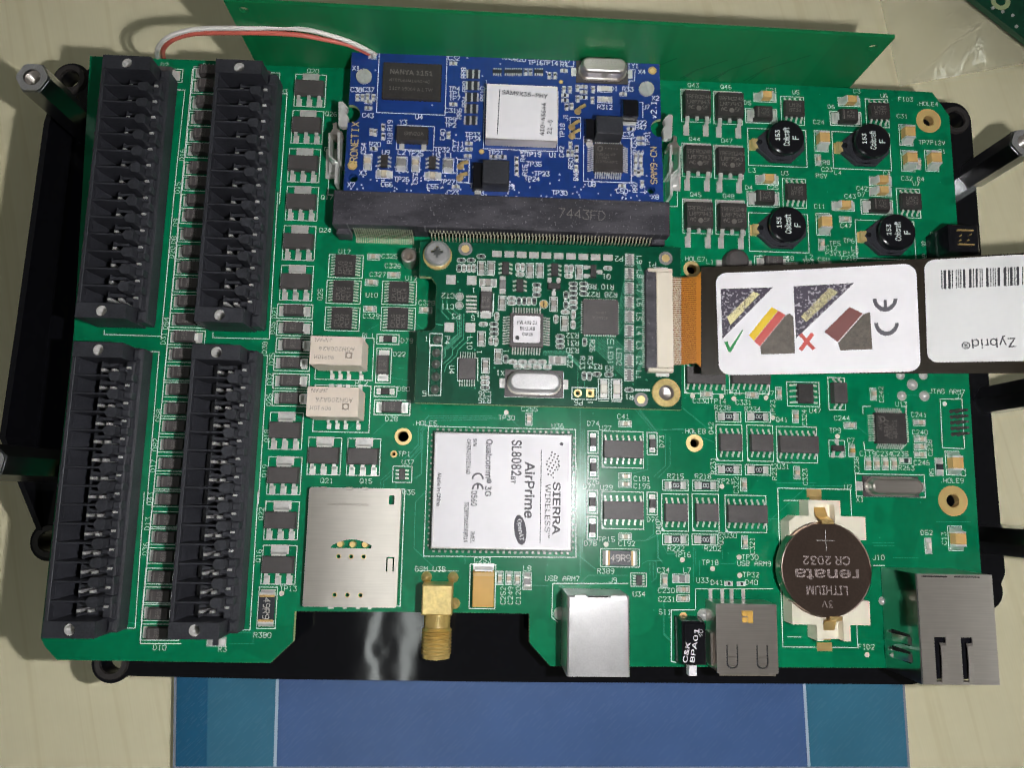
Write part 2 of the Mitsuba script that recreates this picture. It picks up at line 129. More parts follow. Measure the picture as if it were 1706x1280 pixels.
('b','gold_pin',12.57,54.78,0,{}),('b','gold_pin',13.8,60.6,0,{}),('b','jumper',24.3,60.11,0,{'w':3.37,'l':3.73,'low':0}),('b','qfp48b',19.73,49.22,0,{}),
('b','crystal',18.41,69.64,0,{'w':10.73,'l':4.23,'tabs':1,'base':1,'hh':3.6}),('b','slot_screw',-34.03,66.32,0,{}),('b','slot_screw',28.36,66.17,0,{}),
('b','hole',-35.57,45.77,0,{'r':1.05,'ri':0,'dot':0.63}),('b','hole',29.8,70.82,0,{'r':0.95,'ri':0,'dot':0.57}),('b','hole',-7.89,50.04,0,{'r':0.6,'ri':0,'dot':0.36}),
('b','hole',9.3,67.18,0,{'r':0.5,'ri':0,'dot':0.3}),('b','hole',-35.23,42.95,0,{'r':0,'ri':1.0}),('b','hole',29.36,42.68,0,{'r':0,'ri':0.9}),('m','r0805',-58.91,-54.4,0,{}),]
LETTERING = [
('m','D2',-80.12,71.07,0,0),('m','D11',-70.19,71.3,0,0),('m','D16',-74.45,49.67,90,0),('m','D15',-74.75,41.97,90,0),('m','D9',-74.51,33.98,90,0),('m','D8',-74.59,29.93,90,0),
('m','D20',-74.72,27.16,90,0),('m','D84',-74.67,11.29,90,0),('m','D31',-74.88,7.97,90,0),('m','Q20',-46.79,71.09,0,0),('m','J3',-53.11,65.79,0,0),('m','Q26',-42.15,60.79,0,0),
('m','C2',-42.36,52.29,0,0),('m','Q17',-42.01,40.94,0,0),('m','Q24',-42.0,33.33,0,0),('m','Q25',-42.23,18.69,90,0),('m','D21',-51.8,14.44,90,0),('m','D35',-51.99,10.94,90,0),
('m','D38',-53.37,6.57,90,0),('m','D58',-74.49,-8.61,90,0),('m','D82',-74.57,-14.84,90,0),('m','D17',-74.64,-19.22,90,0),('m','D43',-74.65,-25.99,90,0),('m','D13',-74.73,-31.09,90,0),
('m','D36',-74.7,-36.2,90,0),('m','D10',-70.1,-55.67,0,0),('m','D25',-51.7,4.11,90,0),('m','D32',-51.8,-0.32,90,0),('m','D26',-51.73,-4.7,90,0),('m','Q18',-51.68,-12.39,90,0),
('m','Q19',-51.59,-19.84,90,0),('m','Q22',-51.71,-28.67,90,0),('m','Q16',-51.64,-37.25,90,0),('m','TP13',-45.2,-43.74,0,0),('m','R380',-49.8,-52.98,0,0),('m','R3',-57.63,-55.81,0,0),
('m','U17',-37.45,28.55,0,0),('m','C325',-27.56,27.83,0,0),('m','C326',-26.76,25.67,0,0),('m','C327',-29.96,23.58,0,0),('m','U10',-31.06,18.87,0,0),('m','U12',-22.64,22.95,0,0),
('m','C329',-30.99,14.14,0,0),('m','C328',-19.05,17.5,0,0),('m','RL1',-31.39,9.81,0,0),('m','D79',-23.01,8.9,0,0),('m','D22',-24.49,5.91,0,0),('m','RL2',-32.34,-0.61,0,0),
('m','D80',-23.28,-1.69,0,0),('m','D28',-25.61,-8.19,0,0),('m','HOLE',-22.12,29.4,0,0),('m','.HOLE5',-18.58,-8.96,0,0),('m','TP1',-22.58,-15.6,0,0),('m','U37',-21.76,-17.37,0,0),
('m','Q21',-38.57,-21.59,0,0),('m','Q15',-30.38,-21.48,0,0),('m','U35',-21.32,-23.63,0,0),('m','Q43',40.94,71.54,0,0),('m','Q46',48.65,71.47,0,0),('m','C21',59.41,71.14,0,0),
('m','U5',65.19,70.86,0,0),('m','D5',53.64,67.71,0,0),('m','C24',70.33,63.63,0,0),('m','Q44',40.98,58.19,0,0),('m','Q47',48.53,58.09,0,0),('m','L3',54.26,51.11,0,0),
('m','U3',61.87,50.73,0,0),('m','C25',58.96,47.11,0,0),('m','D4',53.39,46.9,0,0),('m','Q45',41.04,44.74,0,0),('m','Q48',48.61,44.69,0,0),('m','C11',69.72,42.97,0,0),
('m','P5V',70.43,50.38,0,0),('m','L4',74.37,51.32,0,0),('m','D6',73.51,67.59,0,0),('m','C47',75.65,38.54,0,0),('m','TP5',72.84,34.27,0,0),('m','R8',71.73,53.69,0,0),
('m','C23',71.82,51.97,0,0),('m','C3',79.81,71.8,0,0),('m','U6',86.29,70.91,0,0),('m','FID3',91.5,70.25,0,0),('m','.HOLE4',96.54,69.34,0,0),('m','C31',90.4,65.96,0,0),
('m','TP7P12V',97.1,59.64,0,0),('m','C1',99.42,57.57,0,0),('m','C32 R4',91.99,50.52,0,0),('m','U7',92.75,49.35,0,0),('m','C42',79.86,47.66,0,0),('m','D7',79.62,46.19,0,0),
('m','C4',85.88,51.56,0,0),('m','C43',76.95,45.68,0,0),('m','C8',62.36,30.41,0,0),('m','L2',66.82,30.88,0,0),('m','TP3',66.53,29.68,0,0),('m','C50',70.08,30.3,0,0),
('m','TP6',76.16,34.99,0,0),('m','C12',72.04,33.15,0,0),('m','L5',77.43,33.28,0,0),('m','P3V3',72.35,31.86,0,0),('m','P12V',76.46,32.0,0,0),('m','C216',75.96,30.82,0,0),
('m','S6',93.89,34.9,0,0),('m','S4',93.82,31.89,0,0),('m','R7',96.14,37.14,0,0),('m','.HOLE7',40.18,29.51,0,0),('m','D1',56.2,30.44,0,0),('m','L1',44.01,28.98,0,0),
('m','C330',41.34,-2.68,0,0),('m','TP14',45.15,-2.65,0,0),('m','TP31',48.63,-0.58,0,0),('m','C331',50.81,-2.78,0,0),('m','TP17',55.88,-0.56,0,0),('m','R238',46.12,-4.05,0,0),
('m','R234',52.77,-4.22,0,0),('m','TP23',57.28,-3.84,90,0),('m','Q41',59.2,-6.37,0,0),('m','U47',66.7,-4.21,0,0),('m','C324',64.23,-5.82,90,0),('m','C244',72.61,-5.72,0,0),
('m','TP9',70.98,-8.47,0,0),('m','Q42',43.47,-8.61,90,0),('m','.HOLE8',39.57,-9.35,0,0),('m','R231',43.77,-16.72,90,0),('m','R233',57.15,-17.73,90,0),('m','U31',59.18,-16.56,0,0),
('m','C323',63.89,-18.72,90,0),('m','TP21',46.41,-19.97,0,0),('m','C322',48.69,-20.79,90,0),('m','U30',47.28,-31.43,0,0),('m','Q39',45.16,-32.1,90,0),('m','C321',51.86,-33.55,90,0),
('m','R202',43.34,-34.25,0,0),('m','TP30',51.31,-35.9,0,0),('m','D74',17.74,-8.17,0,0),('m','U27',20.37,-9.08,0,0),('m','C41',24.26,-6.51,0,0),('m','D73',32.6,-11.73,90,0),
('m','D75',17.73,-20.61,0,0),('m','D77',16.94,-21.74,0,0),('m','U29',20.61,-21.86,0,0),('m','C181',28.25,-19.84,0,0),('m','C195',28.24,-21.38,0,0),('m','R215',35.57,-19.13,0,0),
('m','R218',41.51,-19.01,0,0),('m','D76',30.59,-28.39,0,0),('m','Q40',31.71,-30.15,90,0),('m','R222',35.46,-34.33,0,0),('m','R389',20.48,-39.24,0,0),('m','D78',17.21,-33.62,0,0),
('m','C192',24.95,-33.49,0,0),('m','TP15',20.62,-32.66,0,0),('m','TP16',36.84,-35.61,0,0),('m','TP18',42.72,-37.15,0,0),('m','C34',32.67,-38.9,0,0),('m','L7',37.75,-38.82,0,0),
('m','U33',41.01,-40.86,0,0),('m','D41',44.08,-41.27,0,0),('m','D40',51.5,-41.12,0,0),('m','TP32',51.4,-39.55,0,0),('m','USB ARM9',52.15,-37.21,0,0),('m','C230',33.27,-43.04,0,0),
('m','C231',33.37,-44.82,0,0),('m','S11',32.93,-47.38,0,0),('m','C242',81.73,-0.24,90,0),('m','U13',86.13,-2.31,0,0),('m','JTAG ARM7',96.71,0.81,0,0),('m','J7',99.44,-0.23,0,0),
('m','C241',89.99,-4.55,0,0),('m','C240',89.99,-8.43,0,0),('m','C238',92.04,-11.78,90,0),('m','C119',78.0,-13.39,0,0),('m','C234',81.69,-13.31,0,0),('m','C235',85.31,-13.24,0,0),
('m','C236',75.4,-15.89,90,0),('m','R263',86.47,-16.31,0,0),('m','C246',89.97,-15.1,0,0),('m','X1',75.76,-23.31,0,0),('m','.HOLE9',96.37,-18.87,0,0),('m','R5',92.12,-17.17,90,0),
('m','C2',99.2,-17.03,90,0),('m','D52',90.11,-30.14,0,0),('m','C13',93.85,-31.28,90,0),('m','C7',74.39,-10.59,0,0),('m','J10',79.19,-35.54,0,0),('m','FID2',75.58,-53.97,0,0),
('m','U2',73.3,-20.7,0,0),('m','TP30',-1.02,-7.39,0,0),('m','C255',3.91,-5.37,0,0),('m','U36',10.06,-8.89,0,0),('m','GSM U38',-16.27,-39.38,0,0),('m','C253',-5.43,-37.4,0,0),
('m','L8',3.92,-38.94,0,0),('m','C252',-1.0,-44.53,90,0),('m','C249',0.53,-44.51,90,0),('m','C120',2.16,-44.49,90,0),('m','USB ARM7',11.33,-40.9,0,0),('m','J9',21.98,-41.08,0,0),
('m','U34',27.48,-43.84,0,0),('s','CT2',-14.09,17.28,180,0),('s','CT1',-14.1,14.95,180,0),('s','P3',-12.28,12.9,180,0),('s','1',-8.77,18.61,180,0),('s','5',-8.75,12.64,180,0),
('s','1',-18.24,7.94,0,0),('s','5',-18.26,-3.48,180,0),('s','P4',-13.93,7.76,-90,0),('s','L10',-9.25,7.3,-90,0),('s','1',-7.25,5.48,90,0),('s','U4',-12.8,1.58,-90,0),
('s','X1',-2.77,1.11,180,0),('s','1',-1.71,5.82,90,0),('s','C36',-5.87,-3.3,180,0),('s','R35',-5.89,-4.68,180,0),('s','P2',22.0,26.53,180,0),('s','P1',29.1,25.43,180,0),
('s','Q1',19.29,22.48,180,0),('s','R10 R8',18.15,20.22,180,0),('s','R28 R27',18.39,18.54,180,0),('s','L9',26.38,26.43,-90,0),('s','L8',26.37,23.29,-90,0),('s','L7',26.35,20.11,-90,0),
('s','L6',26.33,17.05,-90,0),('s','L5',26.25,13.96,-90,0),('s','L4',26.23,10.87,-90,0),('s','L3',26.22,7.76,-90,0),('s','L2',26.11,4.55,-90,0),('s','L1',26.09,1.48,-90,0),
('s','U1',20.04,8.43,180,0),('s','R26',16.34,7.43,-90,0),('s','R32',12.18,9.5,180,0),('s','R31',12.2,7.91,180,0),('s','R30',12.21,6.32,180,0),('s','C32',11.73,4.01,-90,0),
('s','R33',14.29,3.79,-90,0),('s','R34',15.91,3.83,-90,0),('s','R3',17.53,3.07,180,0),('s','R9',19.89,2.75,180,0),('s','LED1',20.19,5.44,-90,0),('s','LED2',21.96,5.19,-90,0),
('s','R1',24.06,-3.21,180,0),('s','P5',13.52,-4.64,180,0),('s','1',15.94,-4.5,90,0),('b','C30',-32.72,72.59,0,0),('b','X1',-35.9,68.37,0,0),('b','C38',-35.58,63.3,0,0),
('b','C37',-32.91,63.42,0,0),('b','C43',-32.76,57.4,0,0),('b','U4',-21.71,57.53,0,0),('b','Y3',-25.08,56.16,0,0),('b','R18',-27.83,52.32,90,0),('b','R19',-27.93,55.28,90,0),
('b','C54',-33.37,49.75,90,0),('b','R20',-30.95,50.78,0,0),('b','U9',-28.54,49.04,0,0),('b','L2',-25.15,49.18,0,0),('b','TP25',-22.11,49.08,0,0),('b','TP32',-16.47,50.14,0,0),
('b','U3 L1',-16.28,48.86,0,0),('b','C57',-21.96,43.31,90,0),('b','TP26',-24.9,43.05,0,0),('b','C56',-28.01,41.74,0,0),('b','C55',-18.23,41.67,0,0),('b','TP27',-15.1,42.83,0,0),
('b','C23',-13.82,40.42,0,0),('b','X3',-33.23,44.14,0,0),('b','C40',-16.44,53.63,90,0),('b','X7',-35.55,41.38,0,0),('b','TP2',-14.8,55.91,0,0),('b','C32',-14.53,71.77,0,0),
('b','RR3',-2.53,72.42,0,0),('b','TP15',2.88,72.84,0,0),('b','TP13',6.42,72.84,0,0),('b','TP16',3.6,71.52,0,0),('b','TP14',6.9,71.59,0,0),('b','RR8',-12.33,68.34,90,0),
('b','RR9',-11.92,65.1,90,0),('b','RR4',-11.9,61.53,90,0),('b','RR6',-12.97,58.67,90,0),('b','RK10',-8.01,63.53,90,0),('b','TP4',-14.23,64.45,0,0),('b','TP1',-14.11,63.34,0,0),
('b','TP7',-14.08,62.23,0,0),('b','C31',-14.84,59.33,0,0),('b','TP9',-14.85,57.19,0,0),('b','R20',0.14,72.12,0,0),('b','C17',10.27,72.41,0,0),('b','R4',9.98,71.35,0,0),
('b','Y1',25.9,71.81,0,0),('b','X4',27.43,70.39,0,0),('b','D1 R33',22.93,66.09,0,0),('b','X2',30.43,64.23,0,0),('b','U7',28.35,62.01,0,0),('b','R22',27.15,58.23,0,0),
('b','R47',27.14,57.09,0,0),('b','C34',24.36,55.34,0,0),('b','C53',25.58,53.54,90,0),('b','TP31',28.59,54.59,90,0),('b','R44',26.52,51.28,0,0),('b','C42',9.59,50.75,90,0),
('b','R50',11.63,48.1,90,0),('b','R46',12.8,45.42,90,0),('b','U8',16.26,43.45,0,0),('b','C50',22.87,42.2,0,0),('b','RR7',25.76,43.21,90,0),('b','L9',27.4,42.82,90,0),
('b','X8',30.16,41.12,0,0),('b','TP18',9.69,55.64,90,0),('b','J1',10.39,58.75,90,0),('b','TP19',3.42,49.89,0,0),('b','TP35',3.6,47.63,0,0),('b','TP23',5.34,45.49,0,0),
('b','TP24',3.22,44.21,0,0),('b','R43',1.13,49.34,90,0),('b','R15',1.61,46.19,90,0),('b','U1',7.73,49.91,0,0),('b','TP30',9.25,41.23,0,0),('b','TP29',-2.3,42.29,0,0),
('b','TP21',-4.75,49.86,0,0),('b','R312',19.11,61.61,0,0),('b','TP17',-8.61,42.15,0,0),('b','J3',-7.89,40.58,0,0),('b','TP33',-9.92,53.9,0,0),('b','TP34',-9.81,52.93,0,0),
('b','C11',-12.92,51.66,0,0),('b','C12',-13.03,50.44,0,0),('b','*RONETIX',-35.36,51.18,90,1.45),('b','*SAM9-CN',29.9,48.37,90,1.35),('b','v2.1',30.02,61.46,90,1.2),]
OUTLINES = [
('m',-36.21,4.62,12.41,9.48),('m',-36.21,-6.27,12.05,10.2),('m',-5.31,-42.76,5.53,9.16),('m',82.67,-20.19,15.52,5.01),('m',65.76,-37.69,16.18,33.13),('s',-16.28,7.89,2.76,2.59),
('s',-16.18,1.31,2.71,10.57),('s',14.68,-2.71,5.27,2.64),('b',-23.53,65.31,15.12,14.5),('b',-22.31,52.62,8.23,5.79),('b',-11.76,45.4,2.77,5.46),('b',12.57,56.39,2.53,5.11),
('b',19.68,49.29,10.7,10.53),]
TRACES = [
('m',0.2,[-78.0,65.1,-75.1,65.16,-75.43,38.15]),('m',0.2,[-75.38,40.91,-75.39,8.39,-87.38,8.47,-87.42,9.48]),('m',0.2,[-53.9,65.25,-52.31,65.23,-52.34,38.99]),
('m',0.2,[-52.87,41.76,-52.52,8.47,-64.5,8.41,-64.53,9.56]),('m',0.2,[-79.2,4.98,-75.55,5.02,-75.22,-27.08]),('m',0.2,[-75.97,-24.64,-75.32,-51.95,-78.94,-51.94]),
('m',0.2,[-55.43,4.86,-52.64,4.85,-52.43,-26.65]),('m',0.2,[-52.68,-24.19,-52.38,-52.01,-55.29,-52.05]),
('m',0.22,[-73.02,70.61,-73.8,70.33,-73.92,38.19,-73.95,9.29,-74.04,-22.13,-74.12,-51.25,-74.0,-54.93,-65.91,-54.85]),('m',0.2,[13.9,-9.6,-17.69,-9.62,-17.73,-36.79,14.17,-36.55,13.9,-9.6]),
('m',0.2,[25.27,-41.73,9.32,-41.96,9.22,-48.73,10.41,-49.73]),('m',0.2,[79.24,-2.94,77.38,-2.99,77.41,-4.68]),('m',0.2,[77.23,-10.79,77.39,-12.62,79.31,-12.61]),
('m',0.2,[85.93,-2.81,87.2,-2.78,87.09,-4.62]),('m',0.2,[86.79,-11.07,85.27,-12.5]),('m',0.2,[99.74,-11.84,94.84,-11.72,95.06,-0.91,100.01,-0.86,99.84,-11.77]),
('m',0.25,[35.23,-57.51,34.17,-57.29,34.3,-46.96,39.3,-46.89]),('m',0.2,[39.42,-46.89,39.49,-42.61,56.1,-42.38]),('m',0.18,[58.96,-23.86,62.29,-23.8]),('m',0.18,[58.77,-52.11,61.75,-52.15]),
('m',0.2,[77.91,-37.25,80.5,-37.21]),('m',0.14,[-21.76,-16.14,-19.7,-13.31,-19.82,-10.09,-17.63,-7.36,-4.13,-7.04]),
('m',0.14,[-21.73,-16.97,-19.19,-13.72,-19.31,-10.36,-17.19,-7.78,-0.16,-7.51,1.85,-9.45]),('m',0.14,[-21.42,-17.8,-18.72,-14.41,-18.85,-10.63,-16.75,-8.33,-5.24,-7.97]),
('m',0.14,[-21.55,-21.39,-18.85,-19.82,-19.16,-11.34]),('m',0.14,[-17.88,-23.52,-19.87,-25.74,-19.78,-35.21,-15.69,-38.89]),('m',0.14,[14.87,-4.87,15.08,-40.3]),
('m',0.14,[15.75,-9.13,15.86,-31.65,16.7,-32.32]),('m',0.14,[15.32,-9.42,15.47,-35.45]),('m',0.14,[26.63,-4.59,31.18,-9.91]),('m',0.14,[27.2,-4.57,31.76,-9.9]),
('m',0.14,[27.63,-4.56,31.33,-9.2,38.67,-9.03]),('m',0.14,[33.48,-10.14,33.4,-16.93,30.81,-19.37]),('m',0.14,[34.48,-10.69,34.4,-16.91,31.67,-19.63]),
('m',0.14,[29.57,-15.33,29.55,-17.86,25.99,-18.77]),('m',0.14,[30.73,-28.94,30.71,-31.4,29.01,-32.8,26.49,-32.84]),('m',0.14,[31.29,-28.93,31.27,-31.67,29.29,-32.79]),
('m',0.14,[31.63,-22.84,31.51,-36.29,32.61,-37.36]),('m',0.14,[15.78,-13.93,15.87,-31.65,18.66,-33.78]),('m',0.14,[16.06,-14.49,16.14,-31.38]),
('m',0.14,[28.14,-37.7,29.26,-37.0,32.06,-36.96]),('m',0.14,[38.98,-34.0,39.67,-34.53,39.62,-37.79]),('m',0.14,[40.48,-36.69,40.42,-39.94]),('m',0.14,[14.22,-35.75,18.4,-38.92]),
('m',0.14,[45.46,-34.44,45.41,-36.35]),('m',0.16,[34.97,-8.97,37.27,-8.92,44.14,-11.69]),('m',0.16,[37.34,-4.33,42.88,-8.79]),('m',0.16,[55.49,-28.46,64.31,-20.64,73.58,-20.46]),
('m',0.16,[57.4,-20.14,66.32,-19.96]),('m',0.16,[41.1,-33.41,41.08,-34.35]),('m',0.16,[54.21,-27.85,59.44,-27.75]),('m',0.14,[32.76,-46.25,32.7,-51.69,34.22,-53.25]),
('m',0.14,[44.4,-37.45,48.03,-37.27,48.78,-36.1]),('m',0.14,[31.7,-32.63,31.66,-36.36,32.5,-37.05]),('m',0.14,[32.65,-33.55,33.59,-35.52,35.52,-35.49]),
('m',0.14,[39.15,-34.15,39.03,-41.35]),('m',0.14,[29.5,-36.98,31.18,-37.07,31.15,-40.54,30.18,-41.36]),('m',0.14,[30.57,-37.54,30.55,-40.31]),('m',0.14,[5.03,-42.4,8.48,-42.4]),
('m',0.14,[10.06,-41.43,12.2,-43.07]),('m',0.14,[14.59,-42.27,16.84,-40.17,25.27,-40.05]),('m',0.14,[16.72,-42.62,17.92,-41.58]),('m',0.14,[29.86,-37.38,29.84,-39.98]),
('m',0.14,[30.54,-37.37,30.51,-40.75]),('m',0.14,[32.75,-45.11,32.67,-52.01,33.99,-53.26]),('m',0.14,[-9.11,-36.68,-9.07,-38.23]),('m',0.14,[-35.28,-11.44,-33.5,-9.59]),
('m',0.14,[-29.26,-11.49,-26.55,-8.76]),('m',0.14,[-19.68,-9.94,-17.69,-7.21]),('m',0.14,[-21.5,-16.8,-19.14,-14.3,-19.28,-10.5,-17.28,-8.16]),
('m',0.14,[-22.81,-16.83,-19.73,-13.74,-19.87,-10.13,-18.06,-7.61]),('m',0.14,[-27.24,-22.91,-27.31,-21.23,-24.79,-18.94]),('m',0.14,[-26.59,-22.89,-26.65,-21.41,-24.94,-19.88]),
('m',0.14,[-24.06,-23.03,-24.11,-21.73]),('m',0.14,[-20.02,-20.9,-18.76,-19.66,-18.91,-10.49,-17.07,-8.73]),('m',0.12,[-24.8,15.65,-15.68,8.39]),('m',0.12,[-24.58,2.88,-23.37,2.91]),
('m',0.12,[-46.77,21.92,-44.93,21.66]),('m',0.12,[-29.24,12.37,-31.6,11.05]),('m',0.12,[-26.0,0.69,-22.05,0.18]),('m',0.14,[77.92,-32.5,82.87,-32.42]),('m',0.14,[78.22,-33.12,82.83,-33.05]),
('m',0.14,[82.36,-35.57,87.96,-35.49]),('m',0.14,[92.42,-27.81,100.1,-27.67]),('m',0.14,[86.77,-0.12,91.52,-0.33]),('m',0.14,[73.63,-5.43,78.14,-9.29]),
('m',0.14,[-77.79,-50.88,-74.44,-50.84]),('m',0.14,[-77.26,-50.6,-74.1,-51.52]),('m',0.14,[-56.52,-52.56,-52.01,-52.51]),('m',0.14,[-56.36,-54.75,-51.29,-54.7]),
('m',0.14,[-55.42,-52.13,-51.75,-52.09,-51.58,-54.57]),('s',0.2,[-4.51,18.1,-4.48,14.03]),('s',0.2,[-7.72,14.23,-7.69,13.02,-7.4,13.0]),('s',0.2,[-4.6,16.62,-4.63,13.02]),
('s',0.2,[-11.28,4.07,-11.66,4.06,-11.58,-0.74,-10.56,-0.77]),('s',0.2,[-7.94,4.16,-7.51,4.17,-7.38,-0.69]),('s',0.2,[8.97,1.68,10.35,1.56,10.34,-3.75,-1.78,-3.79,-1.79,-3.39]),
('s',0.16,[-15.19,16.3,-15.23,13.76,-13.65,12.12]),('s',0.16,[-14.25,16.33,-14.19,14.27,-12.25,12.4,-11.87,11.45,-11.8,9.06,-14.51,6.0,-14.47,4.81,-14.75,4.51]),
('s',0.16,[-13.14,14.55,-11.69,13.14,-11.52,11.22,-11.44,8.83,-14.21,5.89,-14.16,4.47,-14.72,3.8]),('s',0.16,[-11.23,13.4,-11.09,8.72,-13.92,5.78]),
('s',0.16,[-10.64,13.53,-10.55,8.14,-12.75,5.81,-12.83,4.5,-14.57,2.74]),('s',0.16,[-9.12,9.25,-9.21,8.29,-11.7,5.72,-11.9,4.53,-13.93,2.52,-14.34,1.04]),
('s',0.16,[-14.9,10.88,-16.54,11.19]),('s',0.16,[-13.39,7.7,-11.8,9.06]),('s',0.12,[14.85,9.57,14.85,8.88,23.13,0.75]),('s',0.12,[15.41,9.59,15.41,8.9,23.13,1.32]),
('s',0.12,[15.97,9.61,15.98,8.92,23.14,1.88]),('s',0.12,[16.54,9.62,16.54,8.93,23.14,2.45]),('s',0.12,[17.1,9.64,17.1,8.95,23.14,3.01]),('s',0.12,[17.66,9.66,17.67,8.96,23.14,3.58]),
('s',0.12,[18.23,9.67,18.23,8.98,23.14,4.14]),('s',0.12,[18.79,9.69,18.79,9.0,23.14,4.71]),('s',0.12,[19.36,9.7,19.36,9.01,23.15,5.28]),('s',0.12,[19.92,9.72,19.92,9.03,23.15,5.85]),
('s',0.12,[20.48,9.74,20.48,9.04,23.15,6.42]),('s',0.12,[21.05,9.75,21.05,9.06,23.15,6.99]),('s',0.1,[24.88,27.31,25.78,27.34,27.27,23.14,27.94,23.16]),
('s',0.1,[24.87,26.69,25.78,26.72,27.27,22.59,27.93,22.61]),('s',0.1,[24.87,26.07,25.78,26.1,27.26,22.05,27.93,22.07]),('s',0.1,[24.87,25.44,25.77,25.47,27.26,21.5,27.92,21.53]),
('s',0.1,[24.86,24.17,25.77,24.2,27.26,20.96,27.92,20.98]),('s',0.1,[24.86,23.55,25.76,23.58,27.25,20.42,27.92,20.44]),('s',0.1,[24.86,22.93,25.76,22.96,27.25,19.88,27.91,19.9]),
('s',0.1,[24.85,22.32,25.76,22.35,27.25,19.34,27.91,19.36]),('s',0.1,[24.85,20.99,25.75,21.02,27.24,18.8,27.9,18.82]),('s',0.1,[24.84,20.37,25.75,20.4,27.24,18.26,27.9,18.28]),
('s',0.1,[24.84,19.76,25.74,19.79,27.23,17.72,27.9,17.74]),('s',0.1,[24.84,19.14,25.74,19.17,27.23,17.18,27.89,17.2]),('s',0.1,[24.83,17.92,25.73,17.95,27.23,16.64,27.89,16.66]),
('s',0.1,[24.83,17.31,25.73,17.33,27.22,16.1,27.88,16.12]),('s',0.1,[24.83,16.69,25.73,16.72,27.22,15.56,27.88,15.58]),('s',0.1,[24.83,16.08,25.72,16.11,27.22,15.03,27.88,15.05]),
('s',0.1,[24.82,14.83,25.72,14.86,27.21,14.49,27.87,14.51]),('s',0.1,[24.82,14.22,25.71,14.25,27.21,13.95,27.87,13.97]),('s',0.1,[24.81,13.62,25.71,13.64,27.21,13.42,27.86,13.44]),
('s',0.1,[24.81,13.01,25.71,13.03,27.2,12.88,27.86,12.9]),('s',0.1,[24.81,11.73,25.7,11.76,27.2,12.35,27.86,12.37]),('s',0.1,[24.8,11.13,25.7,11.16,27.19,11.82,27.85,11.84]),
('s',0.1,[24.8,10.53,25.69,10.55,27.19,11.28,27.85,11.3]),('s',0.1,[24.8,9.92,25.69,9.95,27.19,10.75,27.84,10.77]),('s',0.1,[24.79,8.63,25.68,8.65,27.18,10.22,27.84,10.24]),
('s',0.1,[24.79,8.02,25.68,8.05,27.18,9.69,27.84,9.71]),('s',0.1,[24.79,7.42,25.68,7.45,27.18,9.16,27.83,9.18]),('s',0.1,[24.78,6.82,25.67,6.85,27.17,8.63,27.83,8.65]),
('s',0.1,[24.78,5.41,25.67,5.44,27.17,8.1,27.82,8.12]),('s',0.1,[24.77,4.82,25.66,4.84,27.17,7.57,27.82,7.59]),('s',0.1,[24.77,4.22,25.66,4.24,27.16,7.04,27.82,7.06]),
('s',0.1,[24.77,3.62,25.66,3.65,27.16,6.51,27.81,6.53]),('s',0.1,[24.76,2.34,25.65,2.36,27.16,5.98,27.81,6.0]),('s',0.1,[24.76,1.75,25.65,1.77,27.15,5.46,27.8,5.47]),
('s',0.1,[24.76,1.15,25.64,1.18,27.15,4.93,27.8,4.95]),('s',0.1,[24.76,0.56,25.64,0.58,27.14,4.4,27.8,4.42]),('s',0.1,[21.74,16.81,22.16,16.83,23.32,22.7]),
('s',0.1,[21.74,15.77,22.16,15.79,23.31,21.0]),('s',0.1,[21.74,14.74,22.16,14.75,23.31,19.31]),('s',0.1,[21.74,13.71,22.16,13.72,23.3,17.62]),('s',0.1,[21.74,12.67,22.15,12.69,23.3,15.94]),
('s',0.1,[21.74,11.64,22.15,11.66,23.29,14.27]),('s',0.1,[21.73,10.62,22.15,10.63,23.29,12.6]),('s',0.1,[14.22,15.67,13.33,15.34,12.44,14.85]),('s',0.1,[14.23,14.76,13.34,14.3,12.45,13.82]),
('s',0.1,[14.23,13.85,13.34,13.27,12.46,12.79]),('s',0.1,[14.24,12.94,13.35,12.25,12.46,11.77]),('s',0.1,[14.24,12.03,13.36,11.22,12.47,10.74]),
('s',0.1,[14.25,11.12,13.36,10.19,12.48,9.72]),('s',0.1,[6.0,6.04,11.06,6.18,13.79,3.57]),('s',0.1,[6.0,5.77,11.06,5.94,13.79,3.27]),('s',0.1,[6.0,5.51,11.07,5.7,13.8,2.97]),
('s',0.1,[6.01,5.25,11.07,5.46,13.8,2.67]),('s',0.1,[11.27,5.77,13.77,2.78,13.77,2.23]),('s',0.1,[11.27,5.6,13.82,2.67,13.82,2.23]),('s',0.1,[11.27,5.44,13.88,2.56,13.88,2.23]),
('s',0.1,[11.28,5.27,13.93,2.45,13.93,2.23]),('s',0.1,[11.28,5.1,13.99,2.35,13.99,2.23]),('s',0.45,[25.24,-1.68,28.48,-1.67]),('s',0.1,[13.35,2.77,13.38,-1.37]),
('s',0.1,[14.71,-0.23,14.75,-1.47,15.16,-1.87]),('b',0.2,[-7.24,66.82,-7.21,65.73]),('b',0.2,[26.76,63.07,27.59,63.1,27.56,59.45]),('b',0.2,[13.73,72.57,12.08,72.49,12.09,70.96,10.3,70.88]),
('b',0.2,[24.1,72.49,24.56,72.51,24.55,70.81,25.91,70.88,25.74,68.13,24.54,68.08,24.38,65.67]),]
MAIN_OUTLINE = [(-93.74, 9.9), (-96.77, 72.44), (-82.14, 72.51), (32.88, 72.94), (98.04, 72.33), (101.78, 66.49), (101.98, 5.07), (101.64, -27.64), (101.6, -44.04), (101.46, -57.9), (79.33, -58.17), (9.04, -58.5), (4.59, -53.85), (4.5, -48.1), (-23.69, -48.09), (-43.62, -48.23), (-43.61, -54.25), (-47.92, -58.45), (-90.09, -58.23), (-92.72, -55.71), (-93.71, -54.1)]
